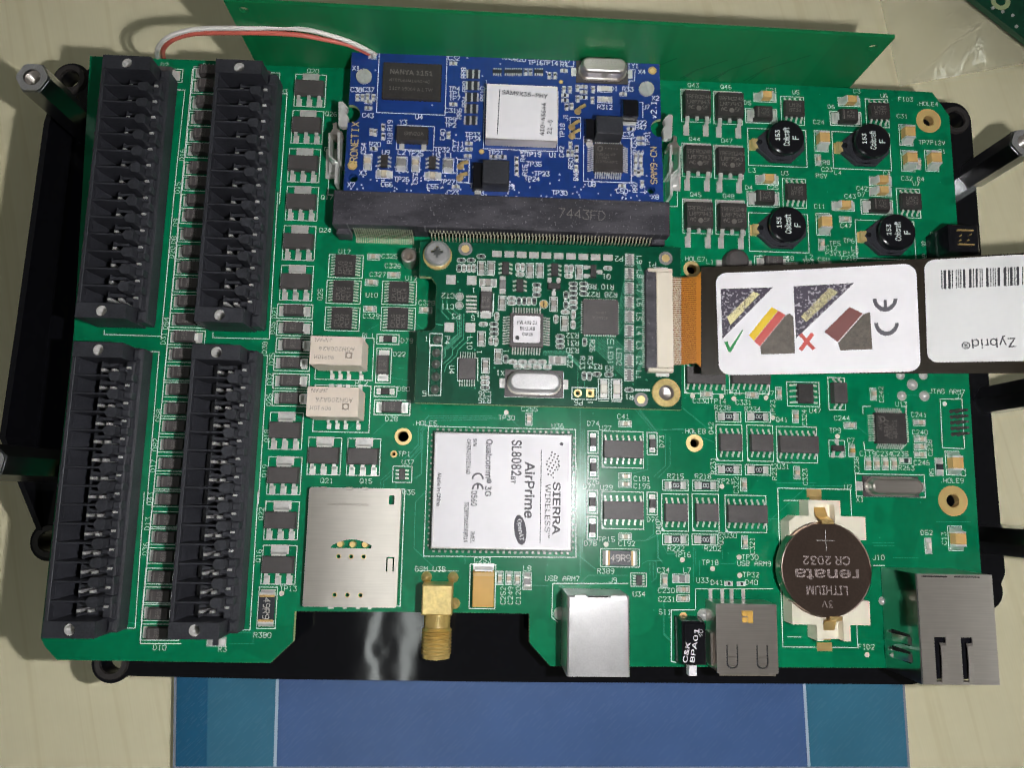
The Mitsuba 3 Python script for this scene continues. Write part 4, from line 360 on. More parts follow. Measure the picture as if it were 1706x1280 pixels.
# ------------------------------------------------------------------ geometry helpers (millimetres)
class MB:
    def __init__(self): self.v, self.f, self.n = [], [], 0
    def add(self, v, f):
        v = np.asarray(v, float); f = np.asarray(f, int)
        self.v.append(v); self.f.append(f + self.n); self.n += len(v); return self
    def hexa(self, p): return self.add(p, HEX)
    def box(self, x0, x1, y0, y1, z0, z1, c=0.0):
        "box; c chamfers the top edges"
        b = [(x0, y0), (x1, y0), (x1, y1), (x0, y1)]
        if not c: return self.hexa([(x, y, z0) for x, y in b] + [(x, y, z1) for x, y in b])
        t = [(x0 + c, y0 + c), (x1 - c, y0 + c), (x1 - c, y1 - c), (x0 + c, y1 - c)]
        v = [(x, y, z0) for x, y in b] + [(x, y, z1 - c) for x, y in b] + [(x, y, z1) for x, y in t]
        f = [(0, 2, 1), (0, 3, 2), (8, 9, 10), (8, 10, 11)]
        for k in (0, 4):
            for i in range(4):
                j = (i + 1) % 4; f += [(k + i, k + j, k + 4 + j), (k + i, k + 4 + j, k + 4 + i)]
        return self.add(v, f)
    def cbox(self, cx, cy, w, l, z0, z1, c=0.0): return self.box(cx - w / 2, cx + w / 2, cy - l / 2, cy + l / 2, z0, z1, c)
    def taper(self, cx, cy, w, l, z0, z1, d): # sides lean in by d at the top
        b = [(cx - w / 2, cy - l / 2), (cx + w / 2, cy - l / 2), (cx + w / 2, cy + l / 2), (cx - w / 2, cy + l / 2)]
        t = [(cx - w / 2 + d, cy - l / 2 + d), (cx + w / 2 - d, cy - l / 2 + d), (cx + w / 2 - d, cy + l / 2 - d), (cx - w / 2 + d, cy + l / 2 - d)]
        return self.hexa([(x, y, z0) for x, y in b] + [(x, y, z1) for x, y in t])
    def cyl(self, cx, cy, r, z0, z1, n=24, r1=None, ri=0.0):
        r1 = r if r1 is None else r1
        a = np.linspace(0, 2 * np.pi, n, endpoint=False); c, s = np.cos(a), np.sin(a); j = (np.arange(n) + 1) % n; i = np.arange(n)
        ring = lambda R, z: np.c_[cx + R * c, cy + R * s, np.full(n, z)]
        if ri:
            v = np.vstack([ring(r, z0), ring(r1, z1), ring(ri, z1), ring(ri, z0)])
            f = []
            for k in range(4):
                a0, b0 = k * n, ((k + 1) % 4) * n
                f += list(np.c_[a0 + i, a0 + j, b0 + j]) + list(np.c_[a0 + i, b0 + j, b0 + i])
            return self.add(v, f)
        v = np.vstack([ring(r, z0), ring(r1, z1), [[cx, cy, z0], [cx, cy, z1]]])
        f = list(np.c_[i, j, n + j]) + list(np.c_[i, n + j, n + i]) + list(np.c_[np.full(n, 2 * n), j, i]) + list(np.c_[np.full(n, 2 * n + 1), n + i, n + j])
        return self.add(v, f)
    def lathe(self, cx, cy, prof, n=28): # open profile of (r, z), top to bottom
        a = np.linspace(0, 2 * np.pi, n, endpoint=False); c, s = np.cos(a), np.sin(a); j = (np.arange(n) + 1) % n; i = np.arange(n)
        v = np.vstack([np.c_[cx + r * c, cy + r * s, np.full(n, zz)] for r, zz in prof]); f = []
        for k in range(len(prof) - 1):
            f += list(np.c_[(k + 1) * n + i, (k + 1) * n + j, k * n + j]) + list(np.c_[(k + 1) * n + i, k * n + j, k * n + i])
        return self.add(v, f)
    def poly(self, g, z0, z1=None):
        "shapely polygon as a flat sheet at z0, or a prism"
        for p in getattr(g, 'geoms', [g]):
            if p.is_empty or p.area < 1e-6: continue
            if z1 is None:
                v, f = trimesh.creation.triangulate_polygon(p, engine='earcut')
                v = np.c_[v, np.full(len(v), z0)]; f = np.asarray(f)
                nz = np.cross(v[f[:, 1]] - v[f[:, 0]], v[f[:, 2]] - v[f[:, 0]])[:, 2]
                f = np.where((nz < 0)[:, None], f[:, ::-1], f); self.add(v, f)
            else:
                m = trimesh.creation.extrude_polygon(p, z1 - z0, engine='earcut'); m.apply_translation([0, 0, z0]); self.add(m.vertices, m.faces)
        return self
    def strip(self, pts, w, t, ax='y'):
        "bent strip: pts (u, z), width w along the other axis, thickness t; ax = direction of u"
        for (u0, z0), (u1, z1) in zip(pts[:-1], pts[1:]):
            d = np.array([u1 - u0, z1 - z0]); d = d / np.linalg.norm(d); n = np.array([-d[1], d[0]]) * t / 2
            q = [(u0 - n[0], z0 - n[1]), (u1 - n[0], z1 - n[1]), (u1 + n[0], z1 + n[1]), (u0 + n[0], z0 + n[1])]
            if ax == 'y': self.hexa([(-w / 2, a, b) for a, b in q] + [(w / 2, a, b) for a, b in q])
            else: self.hexa([(a, -w / 2, b) for a, b in q][::-1] + [(a, w / 2, b) for a, b in q][::-1])
        return self
    def merge(self, o, rot=0, dx=0, dy=0, dz=0, mir=False):
        v, f = o.arr(); v = v.copy(); f = f.copy()
        if mir: v[:, 0] *= -1; f = f[:, ::-1]
        c, s = math.cos(math.radians(rot)), math.sin(math.radians(rot))
        return self.add(np.c_[v[:, 0] * c - v[:, 1] * s + dx, v[:, 0] * s + v[:, 1] * c + dy, v[:, 2] + dz], f)
    def arr(self): return np.vstack(self.v), np.vstack(self.f)
HEX = [(0, 2, 1), (0, 3, 2), (4, 5, 6), (4, 6, 7), (0, 1, 5), (0, 5, 4), (1, 2, 6), (1, 6, 5), (2, 3, 7), (2, 7, 6), (3, 0, 4), (3, 4, 7)]
def rrect(cx, cy, w, l, r, n=6): return sbox(cx - w / 2 + r, cy - l / 2 + r, cx + w / 2 - r, cy + l / 2 - r).buffer(r, quad_segs=n)
def tube(pts, r, n=10, sub=8):
    p = np.array(pts, float); q = []
    e = np.vstack([2 * p[0] - p[1], p, 2 * p[-1] - p[-2]])
    for i in range(1, len(e) - 2):
        for t in np.linspace(0, 1, sub, endpoint=False):
            a, b, c, d = e[i - 1], e[i], e[i + 1], e[i + 2]
            q.append(.5 * (2 * b + (c - a) * t + (2 * a - 5 * b + 4 * c - d) * t * t + (3 * b - a - 3 * c + d) * t ** 3))
    q = np.array(q + [p[-1]]); m = MB(); rings = []
    up = np.array([.1, .2, 1.])
    for i in range(len(q)):
        d = q[min(i + 1, len(q) - 1)] - q[max(i - 1, 0)]; d /= np.linalg.norm(d)
        a = np.cross(d, up); a /= np.linalg.norm(a); b = np.cross(a, d); up = b
        th = np.linspace(0, 2 * np.pi, n, endpoint=False)
        rings.append(q[i] + r * (np.cos(th)[:, None] * a + np.sin(th)[:, None] * b))
    v = np.vstack(rings); f = []
    for k in range(len(q) - 1):
        for i in range(n):
            j = (i + 1) % n; f += [(k * n + i, k * n + j, k * n + n + j), (k * n + i, k * n + n + j, k * n + n + i)]
    f += [(0, i + 1, i) for i in range(1, n - 1)]; o = (len(q) - 1) * n; f += [(o, o + i, o + i + 1) for i in range(1, n - 1)]
    return m.add(v, np.array(f)[:, ::-1])
GL = dict(A='0004264440|0343', B='00063645443303|334241301000', C='4536160501103041', D='00062644422000', E='46060040|0333', F='460600|0333', G='45361605011030414323', H='0006|4046|0343', I='1636|1030|2620',
    J='46413010 01', K='0006|4602|2340', L='060040', M='0006234640', N='00064046', O='103041453616050110', P='00063645443303', Q='103041453616050110|2240', R='00063645443303|2340', S='453616050413334241301001', T='0646|2620',
    U='060110304146', V='062046', W='0610233046', X='0046|0640', Y='062346|2320', Z='06460040', v='041034', **{'0': '103041453616050110', '1': '152620|1030', '2': '05163645440040', '3': '064624334241301001', '4': '30360242',
    '5': '460603334241301001', '6': '36160401103041423303', '7': '064610', '8': '13334445361605041302011030414233|1333', '9': '10304245361605041343', '-': '1333', '.': '2021', ' ': ''})
_gl = {}
def stroke(ch, wid):
    if (ch, wid) not in _gl:
        ls = []
        for part in GL.get(ch, '').replace(' ', '').split('|'):
            if part: ls.append(LineString([(int(part[i]), int(part[i + 1])) for i in range(0, len(part), 2)]).buffer(wid / 2, quad_segs=1, join_style=1))
        _gl[ch, wid] = unary_union(ls) if ls else None
    return _gl[ch, wid]
def put_text(m, s, x, y, rot, h, z, wid=.85, adv=5.6):
    from shapely import affinity
    k = h / 6; n = len(s); x0 = -((n - 1) * adv + 4) / 2
    for i, ch in enumerate(s):
        g = stroke(ch, wid)
        if g is None: continue
        c, sn = math.cos(math.radians(rot)) * k, math.sin(math.radians(rot)) * k
        ox, oy = x0 + i * adv, -3
        m.poly(affinity.affine_transform(g, [c, -sn, sn, c, x + c * ox - sn * oy, y + sn * ox + c * oy]), z)
_inter = {}
def inter(s, bold):
    if (s, bold) not in _inter:
        t = meshkit.text_mesh(s, 1.0, .02, bool(bold)); b = t.bounds; v = t.vertices - [(b[0][0] + b[1][0]) / 2, (b[0][1] + b[1][1]) / 2, 0]
        _inter[s, bold] = (v, t.faces, b[1][0] - b[0][0])
    return _inter[s, bold]
def put_inter(m, s, x, y, rot, length, z, bold=0, drape=None, tall=1.0):
    v, f, w = inter(s, bold); k = length / w
    c, sn = math.cos(math.radians(rot)), math.sin(math.radians(rot))
    X = (v[:, 0] * c - v[:, 1] * tall * sn) * k + x; Y = (v[:, 0] * sn + v[:, 1] * tall * c) * k + y
    m.add(np.c_[X, Y, v[:, 2] + (z if drape is None else drape(X) + z)], f)

# ------------------------------------------------------------------ scene keys
used = {}
def key(name, parent=None):
    full = (parent + '__' if parent else '') + name
    n = used.get(full, 0); used[full] = n + 1
    return full if not n else f'{full}_{n:03d}'
WORLD = T4().scale(S)
_ply = {}
def obj(name, m, mat, parent=None, tw=None, smooth=False, cache=None, kind=None, label=None):
    k = key(name, parent)
    ck = (cache, mat, smooth) if cache else None
    if ck and ck in _ply: d = _ply[ck]
    else:
        mm = m() if callable(m) else m
        d = mikit.ply(mm.arr() if isinstance(mm, MB) else mm, 'm_' + mat, smooth=smooth)
        if ck: _ply[ck] = d
    scene[k] = {**d, 'to_world': WORLD if tw is None else tw}
    if kind or label: labels[k] = {**({'label': label} if label else {}), **({'kind': kind} if kind else {})}
    return k
def thing(k, label, cat, group=None, kind=None):
    labels[k] = {'label': label, 'category': cat, **({'group': group} if group else {}), **({'kind': kind} if kind else {})}
    return k
def place(x, y, z, rot=0): return T4().translate([x * S, y * S, z * S]).rotate([0, 0, 1], rot).scale(S)

BOARD = {'m': ('main_circuit_board', 0.0), 's': ('touch_controller_board', 7.4), 'b': ('processor_module', 6.4)}
silk = {b: MB() for b in BOARD}
trace = {b: MB() for b in BOARD}
def line(m, pts, w, z, close=False):
    g = LineString(list(pts) + ([pts[0]] if close else [])).buffer(w / 2, cap_style=2, join_style=1, quad_segs=2)
    m.poly(g, z)
SZ = .03
def frame(b, x, y, w, l, rot=0, lw=.2, r=0):
    if rot in (90, -90): w, l = l, w
    z = BOARD[b][1] + SZ
    if r:
        g = rrect(x, y, w, l, r, 3); silk[b].poly(g.difference(g.buffer(-lw)), z); return
    for a in ((x - w / 2, x + w / 2, y + l / 2 - lw, y + l / 2), (x - w / 2, x + w / 2, y - l / 2, y - l / 2 + lw), (x - w / 2, x - w / 2 + lw, y - l / 2 + lw, y + l / 2 - lw), (x + w / 2 - lw, x + w / 2, y - l / 2 + lw, y + l / 2 - lw)):
        silk[b].poly(sbox(a[0], a[2], a[1], a[3]), z)

# ------------------------------------------------------------------ the setting and what lies on it
desk = MB().add([(-700, -700, TABLE_Z), (700, -700, TABLE_Z), (700, 700, TABLE_Z), (-700, 700, TABLE_Z)], [(0, 1, 2), (0, 2, 3)])
obj('desktop', desk, 'wood'); labels['desktop'] = {'label': 'pale beech desktop with fine wood grain under everything', 'kind': 'structure'}
fo = key('blue_folder'); thing(fo, 'flat blue folder with two white lines lying under the black tray', 'folder')
g = Polygon(FOLDER); z0 = TABLE_Z
obj('cover', MB().poly(g.buffer(-.9), z0 + .3, z0 + 4.0), 'folder', fo)
obj('edge_strip', MB().poly(g.difference(g.buffer(-.86)), z0 + .1, z0 + 3.4), 'folder_edge', fo)
tr = key('equipment_tray'); thing(tr, 'glossy black plastic tray carrying the green main circuit board', 'tray')
g = Polygon(TRAY).buffer(-4).buffer(4, quad_segs=8)
for e in EARS: g = g.union(Point(e[0], e[1]).buffer(4.3, quad_segs=10))
holes = unary_union([Point(e[0], e[1]).buffer(2.25, quad_segs=8) for e in EARS if e[2]])
obj('floor_panel', MB().poly(g.difference(holes), -14.5, -10), 'tray', tr)
obj('foot_frame', MB().poly(g.buffer(-6).difference(g.buffer(-9)), -27.7, -14.5), 'tray', tr)
for e in EARS[:4]: obj('mounting_ring', MB().cyl(e[0], e[1], 3.6, -10, -9.2, 32, 3.4, 2.3), 'epoxy', tr, smooth=30)
h0, h1 = FLANGE_H; F = FLANGE_L; m = MB()
tops = [h0 - 2, h0, h0, h1, -9.6]
for (a, ha), (b_, hb) in zip(list(zip(F, tops))[:-1], list(zip(F, tops))[1:]):
    t = 1.2
    m.hexa([(a[0] - t, a[1], -10.2), (a[0], a[1], -10.2), (b_[0], b_[1], -10.2), (b_[0] - t, b_[1], -10.2), (a[0] - t, a[1], ha), (a[0], a[1], ha), (b_[0], b_[1], hb), (b_[0] - t, b_[1], hb)])
obj('side_flange', m, 'tray', tr)
names = ['upper left', 'upper right', 'lower left', 'middle right', 'lower right']
for (x, y, h, rot), nm in zip(STANDOFFS, names):
    k = key('hex_standoff'); thing(k, f'silver hexagonal metal standoff at the {nm} edge of the tray', 'standoff', 'hexagonal standoffs round the tray')
    hexg = Point(0, 0).buffer(3.25, quad_segs=24).intersection(Polygon([(3.5 * math.cos(math.radians(a + rot)), 3.5 * math.sin(math.radians(a + rot))) for a in range(0, 360, 60)]))
    hx = Polygon([(3.5 * math.cos(math.radians(a + rot)), 3.5 * math.sin(math.radians(a + rot))) for a in range(0, 360, 60)])
    bore = Point(0, 0).buffer(1.75, quad_segs=10)
    m = MB().poly(hx.difference(bore), -10, h - .5); m.poly(hexg.buffer(-.15).difference(bore), h - .5, h)
    obj('body', m, 'post', k, place(x, y, 0))
    obj('top_face', MB().poly(hexg.buffer(-.15).difference(bore), h, h + .03), 'steel_rough', k, place(x, y, 0))
    prof = []
    for i in range(14): prof += [(1.75, h - .6 - i * .5), (1.45, h - .85 - i * .5)]
    obj('thread', MB().lathe(0, 0, [(1.9, h + .01)] + prof, 24), 'steel', k, place(x, y, 0), smooth=25)
# bare board standing on edge
vb = key('blank_circuit_board'); thing(vb, 'bare green circuit board standing on edge behind the main board', 'circuit board')
(xa, ya), (xb, yb), ha, hb = VBOARD
L = math.hypot(xb - xa, yb - ya); ang = math.degrees(math.atan2(yb - ya, xb - xa))
g = Polygon([(0, TABLE_Z), (L, TABLE_Z), (L, hb), (0, ha)])
hol = [Point(3.2, ha - 2.6).buffer(.95), Point(L - 2.9, hb - 3.6).buffer(.95)]
g = g.difference(unary_union(hol))
v = MB().poly(g, 0, .8); vv, ff = v.arr(); c, s_ = math.cos(math.radians(ang)), math.sin(math.radians(ang))
# local (u, z, depth) -> world
W_ = np.c_[xa + vv[:, 0] * c - (vv[:, 2]) * s_, ya + vv[:, 0] * s_ + vv[:, 2] * c, vv[:, 1]]
obj('board', MB().add(W_, ff[:, ::-1]), 'mask_bare', vb)
m = MB()
for u, w0, d, hh in ((88, 5, 1.3, 9), (97, 6, 2.6, 9), (104, 7, 3.4, 11), (112, 8, 3.0, 12)):
    for q in (0, 1):
        a = np.array([(u + q * w0 * .15, 1), (u + d, hh * .5), (u + d + w0, hh)]); 
        for p0, p1 in zip(a[:-1], a[1:]):
            n = np.array([-(p1 - p0)[1], (p1 - p0)[0]]); n = n / np.linalg.norm(n) * .2
            q4 = [p0 - n, p1 - n, p1 + n, p0 + n]
            m.add([(xa + e[0] * c + .03 * s_, ya + e[0] * s_ - .03 * c, e[1]) for e in q4], [(0, 1, 2), (0, 2, 3)])
obj('traces', m, 'mask_dark', vb, kind='stuff')
for nm, pts, mat, lab in (('white_wire', WIRE_W, 'wire_white', 'white insulated wire arching behind the board, outer of the pair'), ('red_wire', WIRE_R, 'wire_red', 'red insulated wire arching behind the board, under the white one')):
    obj(nm, tube(pts, .5), mat, smooth=True); thing(nm, lab, 'wire')
bb = key('bagged_circuit_board'); thing(bb, 'dark green circuit board lying in the clear bag at the upper right corner', 'circuit board')
g = Polygon(BAG_BOARD)
obj('substrate', MB().poly(g, -21.6, -20), 'board_in_bag', bb); x0, y0 = BAG_BOARD[0]; dx, dy = BAG_BOARD[1][0] - x0, BAG_BOARD[1][1] - y0; dl = math.hypot(dx, dy); dx, dy = dx / dl, dy / dl
obj('mounting_ring', MB().cyl(x0 + dx * 10.5 - dy * 4.6, y0 + dy * 10.5 + dx * 4.6, 2.7, -20, -19.9, 24, None, 1.4), 'pcb_edge', bb)
m = MB()
for i in range(9): m.cyl(x0 + dx * (2 + i * 2.7) - dy * (1.3 + (i % 3)), y0 + dy * (2 + i * 2.7) + dx * (1.3 + (i % 3)), .45, -20, -19.7, 8)
obj('solder_joints', m, 'tin_pad', bb, kind='stuff')
# clear bag: a crumpled sheet over the desk corner
A = np.array(BAG)[:, :2]; gb = Polygon(A); ms = MB(); nx, ny = 44, 34
x0, y0, x1, y1 = gb.bounds; vs = np.zeros((ny, nx, 3))
corner = {0: A[0], 1: A[2], 2: A[5], 3: A[6]}
for i in range(ny):
    for j in range(nx):
        u, w = j / (nx - 1), i / (ny - 1)
        q = (1 - u) * (1 - w) * A[2] + u * (1 - w) * A[5] + u * w * A[6] + (1 - u) * w * A[0]
        lift = min(1, 3.2 * min(u, w + .02)) * (4 + 9 * u * w + 10 * u * u)
        vs[i, j] = (*q, TABLE_Z + .6 + lift)
flat = vs.reshape(-1, 3); flat[:, 2] += (meshkit.fbm(np.c_[flat[:, :2] * .12, flat[:, 2] * 0], 3, 4) - .5) * 4 * np.minimum(1, (flat[:, 2] - TABLE_Z - .5) / 6)
flat[:, 2] = np.maximum(flat[:, 2], TABLE_Z + .3)
f = [(i * nx + j, i * nx + j + 1, (i + 1) * nx + j + 1, (i + 1) * nx + j) for i in range(ny - 1) for j in range(nx - 1)]; f = np.array(f)
obj('plastic_bag', MB().add(flat, np.vstack([f[:, [0, 1, 2]], f[:, [0, 2, 3]]])), 'bag', smooth=True); thing('plastic_bag', 'clear plastic bag at the upper right holding a dark green board', 'plastic bag')

# ------------------------------------------------------------------ the three circuit boards
def holes_of(b): return [(c[2], c[3], c[5]['ri']) for c in COMPONENTS if c[0] == b and c[1] == 'hole' and c[5].get('ri')]
mb = key('main_circuit_board'); thing(mb, 'large green main circuit board crowded with soldered parts on a black tray', 'circuit board')
sb = key('touch_controller_board'); thing(sb, 'small dark green controller board raised on spacers in the middle', 'circuit board')
pm = key('processor_module'); thing(pm, 'blue processor module plugged into the long black memory socket', 'circuit board')
for b, outline, mat in (('m', MAIN_OUTLINE, 'mask'), ('s', SMALL_OUTLINE, 'mask_small'), ('b', BLUE_OUTLINE, 'mask_blue')):
    par, z = BOARD[b]; g = Polygon(outline)
    cut = [Point(x, y).buffer(r, quad_segs=8) for x, y, r in holes_of(b)]
    if b == 'b': cut += [Point(*BLUE_NOTCH[0]).buffer(2.1), Point(*BLUE_NOTCH[1]).buffer(2.1)]
    if b == 's': cut += [Point(*SPACER).buffer(1.7), Point(*SCREW).buffer(1.5)]
    if cut: g = g.difference(unary_union(cut))
    th = 1.6 if b != 'b' else 1.1
    obj('substrate', MB().poly(g, z - th, z), mat, par)
    obj('edge', MB().poly(g.buffer(.02).difference(g.buffer(-.10)), z - th - .005, z - .05), 'pcb_edge', par)
m = MB()
for i, (b, w, p) in enumerate(TRACES):
    pts = list(zip(p[::2], p[1::2])); z = BOARD[b][1]
    if w >= .18: line(silk[b], pts, w, z + SZ)
    else: line(trace[b], pts, w, z + .012)
for b, x, y, w, l in OUTLINES: frame(b, x, y, w, l)
for b, s, x, y, rot, h in LETTERING:
    z = BOARD[b][1] + SZ
    if s.startswith('*'): put_text(silk['gold'] if 'gold' in silk else silk.setdefault('gold', MB()), s[1:], x, y, rot, h, z, 1.05); continue
    hh = h or {'m': .98, 's': 1.02, 'b': 1.0}[b]
    put_text(silk[b], s, x, y, rot, hh, z, {'m': .8, 's': .85, 'b': 1.15}[b], {'m': 5.7, 's': 5.5, 'b': 5.2}[b])

# ------------------------------------------------------------------ components: each kind returns its pieces in local millimetres
def chip_pieces(L, W, H, t, pad, pw):
    def body(): return MB().cbox(0, 0, L - 2 * t, W, .03, H, .04)
    def term(s):
        m = MB(); x0, x1 = sorted((s * (L / 2 - t), s * L / 2)); m.box(x0, x1, -W / 2 - .01, W / 2 + .01, .02, H + .02, .05)
        xa, xb = s * L / 2, s * pad; w = pw / 2; zt = H * .75
        v = [(xa, -w * .9, .02), (xa, w * .9, .02), (xb, w, .02), (xb, -w, .02), (xa, -w * .85, zt), (xa, w * .85, zt), (xb, w * .95, .06), (xb, -w * .95, .06)]
        m.add(v, np.array(HEX) if s < 0 else np.array(HEX)[:, ::-1]); return m
    return body, term
CH = dict(c0402=(1.0, .55, .5, .25, .8, .6), c0603=(1.6, .85, .8, .35, 1.2, .95), r0603=(1.6, .85, .45, .32, 1.15, .95), c0805=(2.0, 1.3, 1.0, .42, 1.7, 1.4), r0805=(2.0, 1.3, .55, .4, 1.7, 1.4), c1008=(2.4, 1.9, 1.2, .4, 1.6, 1.9), r1206=(3.2, 1.6, .55, .65, 2.35, 1.75), c1206t=(3.0, 1.6, 1.7, .45, 2.5, 1.7), c1210=(3.2, 2.4, 2.0, .45, 2.4, 2.5), r2512=(6.35, 3.1, .65, .75, 3.7, 3.2))
BOXW = dict(c0402=(1.9, 1.0), c0603=(2.9, 1.5), r0603=(2.9, 1.5), c0805=(3.7, 1.9), r0805=(3.9, 1.9), c1008=(3.5, 2.5), r1206=(5.7, 2.4), c1206t=(5.4, 2.3), c1210=(5.4, 3.3), r2512=(8.4, 3.9))
def do_chip(b, par, kind, x, y, rot, k, z):
    L, W, H, t, pad, pw = CH[kind]
    if k.get('big'): L, W, H, pad, pw = 1.9, 1.05, 1.0, 1.5, 1.15
    body, term = chip_pieces(L, W, H, t, pad, pw); tw = place(x, y, z, rot); ck = (kind, bool(k.get('big')))
    res = kind[0] == 'r' or k.get('col') == 'black'
    p = key('chip_resistor' if res else 'chip_capacitor' if k.get('col') != 'ferrite' else 'chip_inductor', par)
    mat = {'black': 'resistor', 'tan': 'cap_tan', 'ferrite': 'ferrite', 'cream': 'cap_cream', 'cap': 'cap_grey'}.get(k.get('col'), 'resistor' if res else 'cap_tan' if kind in ('c1206t', 'c1210') else 'cap_grey')
    if b == 'm' and kind == 'c0603' and not k.get('col'): mat = 'cap_cream'
    obj('body', body, mat, p, tw, cache=ck + ('b',))
    if kind == 'c0402': obj('terminals', lambda: MB().merge(term(-1)).merge(term(1)), 'solder_dark' if k.get('oval') and k.get('col') == 'black' else 'tin_pad' if k.get('oval') else 'tin', p, tw, cache=ck + ('t',), kind='stuff')
    else:
        for s in (-1, 1): obj('terminal', lambda: term(s), 'tin', p, tw, cache=ck + ('t', s))
    bw = BOXW[kind]
    if k.get('big'): bw = (3.3, 1.75)
    if k.get('oval'): frame(b, x, y, 2.0, 1.1, rot, .16, .54)
    elif b == 'b' and kind == 'c0402': frame(b, x, y, 1.75, .95, rot, .1)
    else: frame(b, x, y, *bw, rot, .18 if kind != 'c0603' else .16)
    if k.get('s'):
        m = MB(); put_text(m, k['s'], 0, 0, 180 if k.get('tr') == -90 else 0, 1.25 if kind == 'r2512' else .75, H + .025, .9 if kind == 'r2512' else .9, 5.3)
        obj('marking', m, 'etch' if kind == 'r2512' else 'silk', p, tw, cache=(kind, 'mark', k.get('tr')))
    if kind == 'r2512':
        m = MB()
        for s in (-1, 1): m.box(s * 2.45 - .22, s * 2.45 + .22, -1.5, 1.5, H - .05, H + .03)
        obj('end_band', m, 'cap_tan', p, tw, cache=(kind, 'band'))
def gull(run, zt, w, t=.15, foot=.55):
    "lead leaving the body at y=0 towards +y, foot on the board at y=run"
    return MB().strip([(-.1, zt), (run * .32, zt), (run - foot, .12), (run, .1)], w, t)
def pins(sides, w, zt, pitch, run, n, off, t=.15, foot=.5):
    "sides: angles; off: distance from the centre to the body's edge"
    m = MB(); g = gull(run, zt, w, t, foot)
    for a in sides:
        for i in range(n):
            o = MB().merge(g, 0, (i - (n - 1) / 2) * pitch, off[a % 180 // 90])
            m.merge(o, a)
    return m
IC = dict(  # body w, l, h ; leads: sides, width, pitch, run, n ; outline w, l ; material
    so14=(8.6, 3.8, 1.5, (0, 180), .42, 1.27, 1.2, 7, 9.1, 8.0, 'epoxy_grey'), so8=(4.9, 3.8, 1.5, (0, 180), .42, 1.27, 1.2, 4, 5.9, 8.0, 'epoxy_grey'), so8s=(4.6, 3.8, 1.5, (0, 180), .45, 1.2, 1.25, 4, 5.6, 7.2, 'epoxy'),
    so8l=(3.4, 4.4, 1.6, (90, 270), .45, 1.27, 1.4, 4, 7.4, 5.6, 'epoxy'), sop4=(3.1, 4.6, 2.0, (0, 180), .5, 1.2, 1.1, 2, 3.9, 7.4, 'epoxy_grey'), tssop14=(4.4, 4.9, 1.0, (90, 270), .3, .65, 1.05, 7, 7.6, 5.4, 'epoxy'), ssop14=(3.6, 4.5, 1.1, (0, 180), .18, .5, 1.35, 7, 0, 0, 'epoxy_grey'),
    qfp48=(6.8, 6.8, 1.4, (0, 90, 180, 270), .24, .5, 1.1, 12, 0, 0, 'epoxy'), qfp48b=(6.4, 6.4, 1.4, (0, 90, 180, 270), .26, .5, 1.25, 12, 0, 0, 'epoxy'), qfp44=(7.0, 7.2, 1.4, (0, 90, 180, 270), .26, .56, 1.45, 11, 0, 0, 'epoxy_grey'),
    sot6=(1.3, 2.4, 1.0, (90, 270), .4, .8, .75, 3, 4.2, 3.6, 'epoxy_grey'), sot6v=(1.5, 2.8, 1.0, (90, 270), .4, .95, .75, 3, 0, 0, 'epoxy'), sot8=(1.3, 2.1, .9, (90, 270), .3, .55, .6, 4, 3.5, 2.9, 'epoxy'))
def do_ic(b, par, kind, x, y, rot, k, z):
    bw, bl, h, sides, w, pitch, run, n, ow, ol, mat = IC[kind]; tw = place(x, y, z, rot); p = key('integrated_circuit' if kind not in ('sot6v', 'sot6') else 'small_transistor', par)
    obj('body', lambda: MB().taper(0, 0, bw - .12, bl - .12, .1, h * .5, -.06).taper(0, 0, bw, bl, h * .5, h, .1), mat, p, tw, cache=(kind, 'b'))
    one = lambda: pins(sides, w, h * .5, pitch, run, n, {0: bl / 2, 1: bw / 2}, .14, run * .42)
    obj('leads', one, 'tin', p, tw, cache=(kind, 'l'), kind='stuff')
    if ow: frame(b, x, y, ow, ol, rot)
    if kind in ('so14', 'so8', 'so8l', 'tssop14', 'qfp48', 'qfp48b', 'ssop14', 'so8s', 'sot8'):
        m = MB()
        if kind in ('qfp48', 'qfp48b'): m.poly(Point(-1.9, 1.9).buffer(.65).difference(Point(-1.9, 1.9).buffer(.4)), h + .02)
        rows = {'tssop14': (('MC14', 1.2), ('AC00', .1), ('CPLG', -1.0)), 'so8s': (('LM25', .6), ('8T3Y', -.6))}.get(kind, ())
        for s, o in rows: put_text(m, s, o if kind == 'tssop14' else 0, -.6 if kind == 'tssop14' else o, 90 if kind == 'tssop14' else 0, .8, h + .02, .9, 5.4)
        if m.n: obj('marking', m, 'etch_chip', p, tw, cache=(kind, 'mk'))
    if b == 'm' and kind in ('so14', 'so8'): silk['m'].poly(Polygon([(x - ow / 2, y - ol / 2), (x - ow / 2 + .9, y - ol / 2), (x - ow / 2, y - ol / 2 + 1.1)]), SZ + .01)
    if kind == 'qfp44':
        obj('paper_sticker', MB().poly(rrect(0, .12, 5.6, 5.7, .45), h + .02, h + .07), 'paper', p, tw)
        labels[p + '__paper_sticker'] = {'label': 'small white printed sticker on the square chip'}
    return p
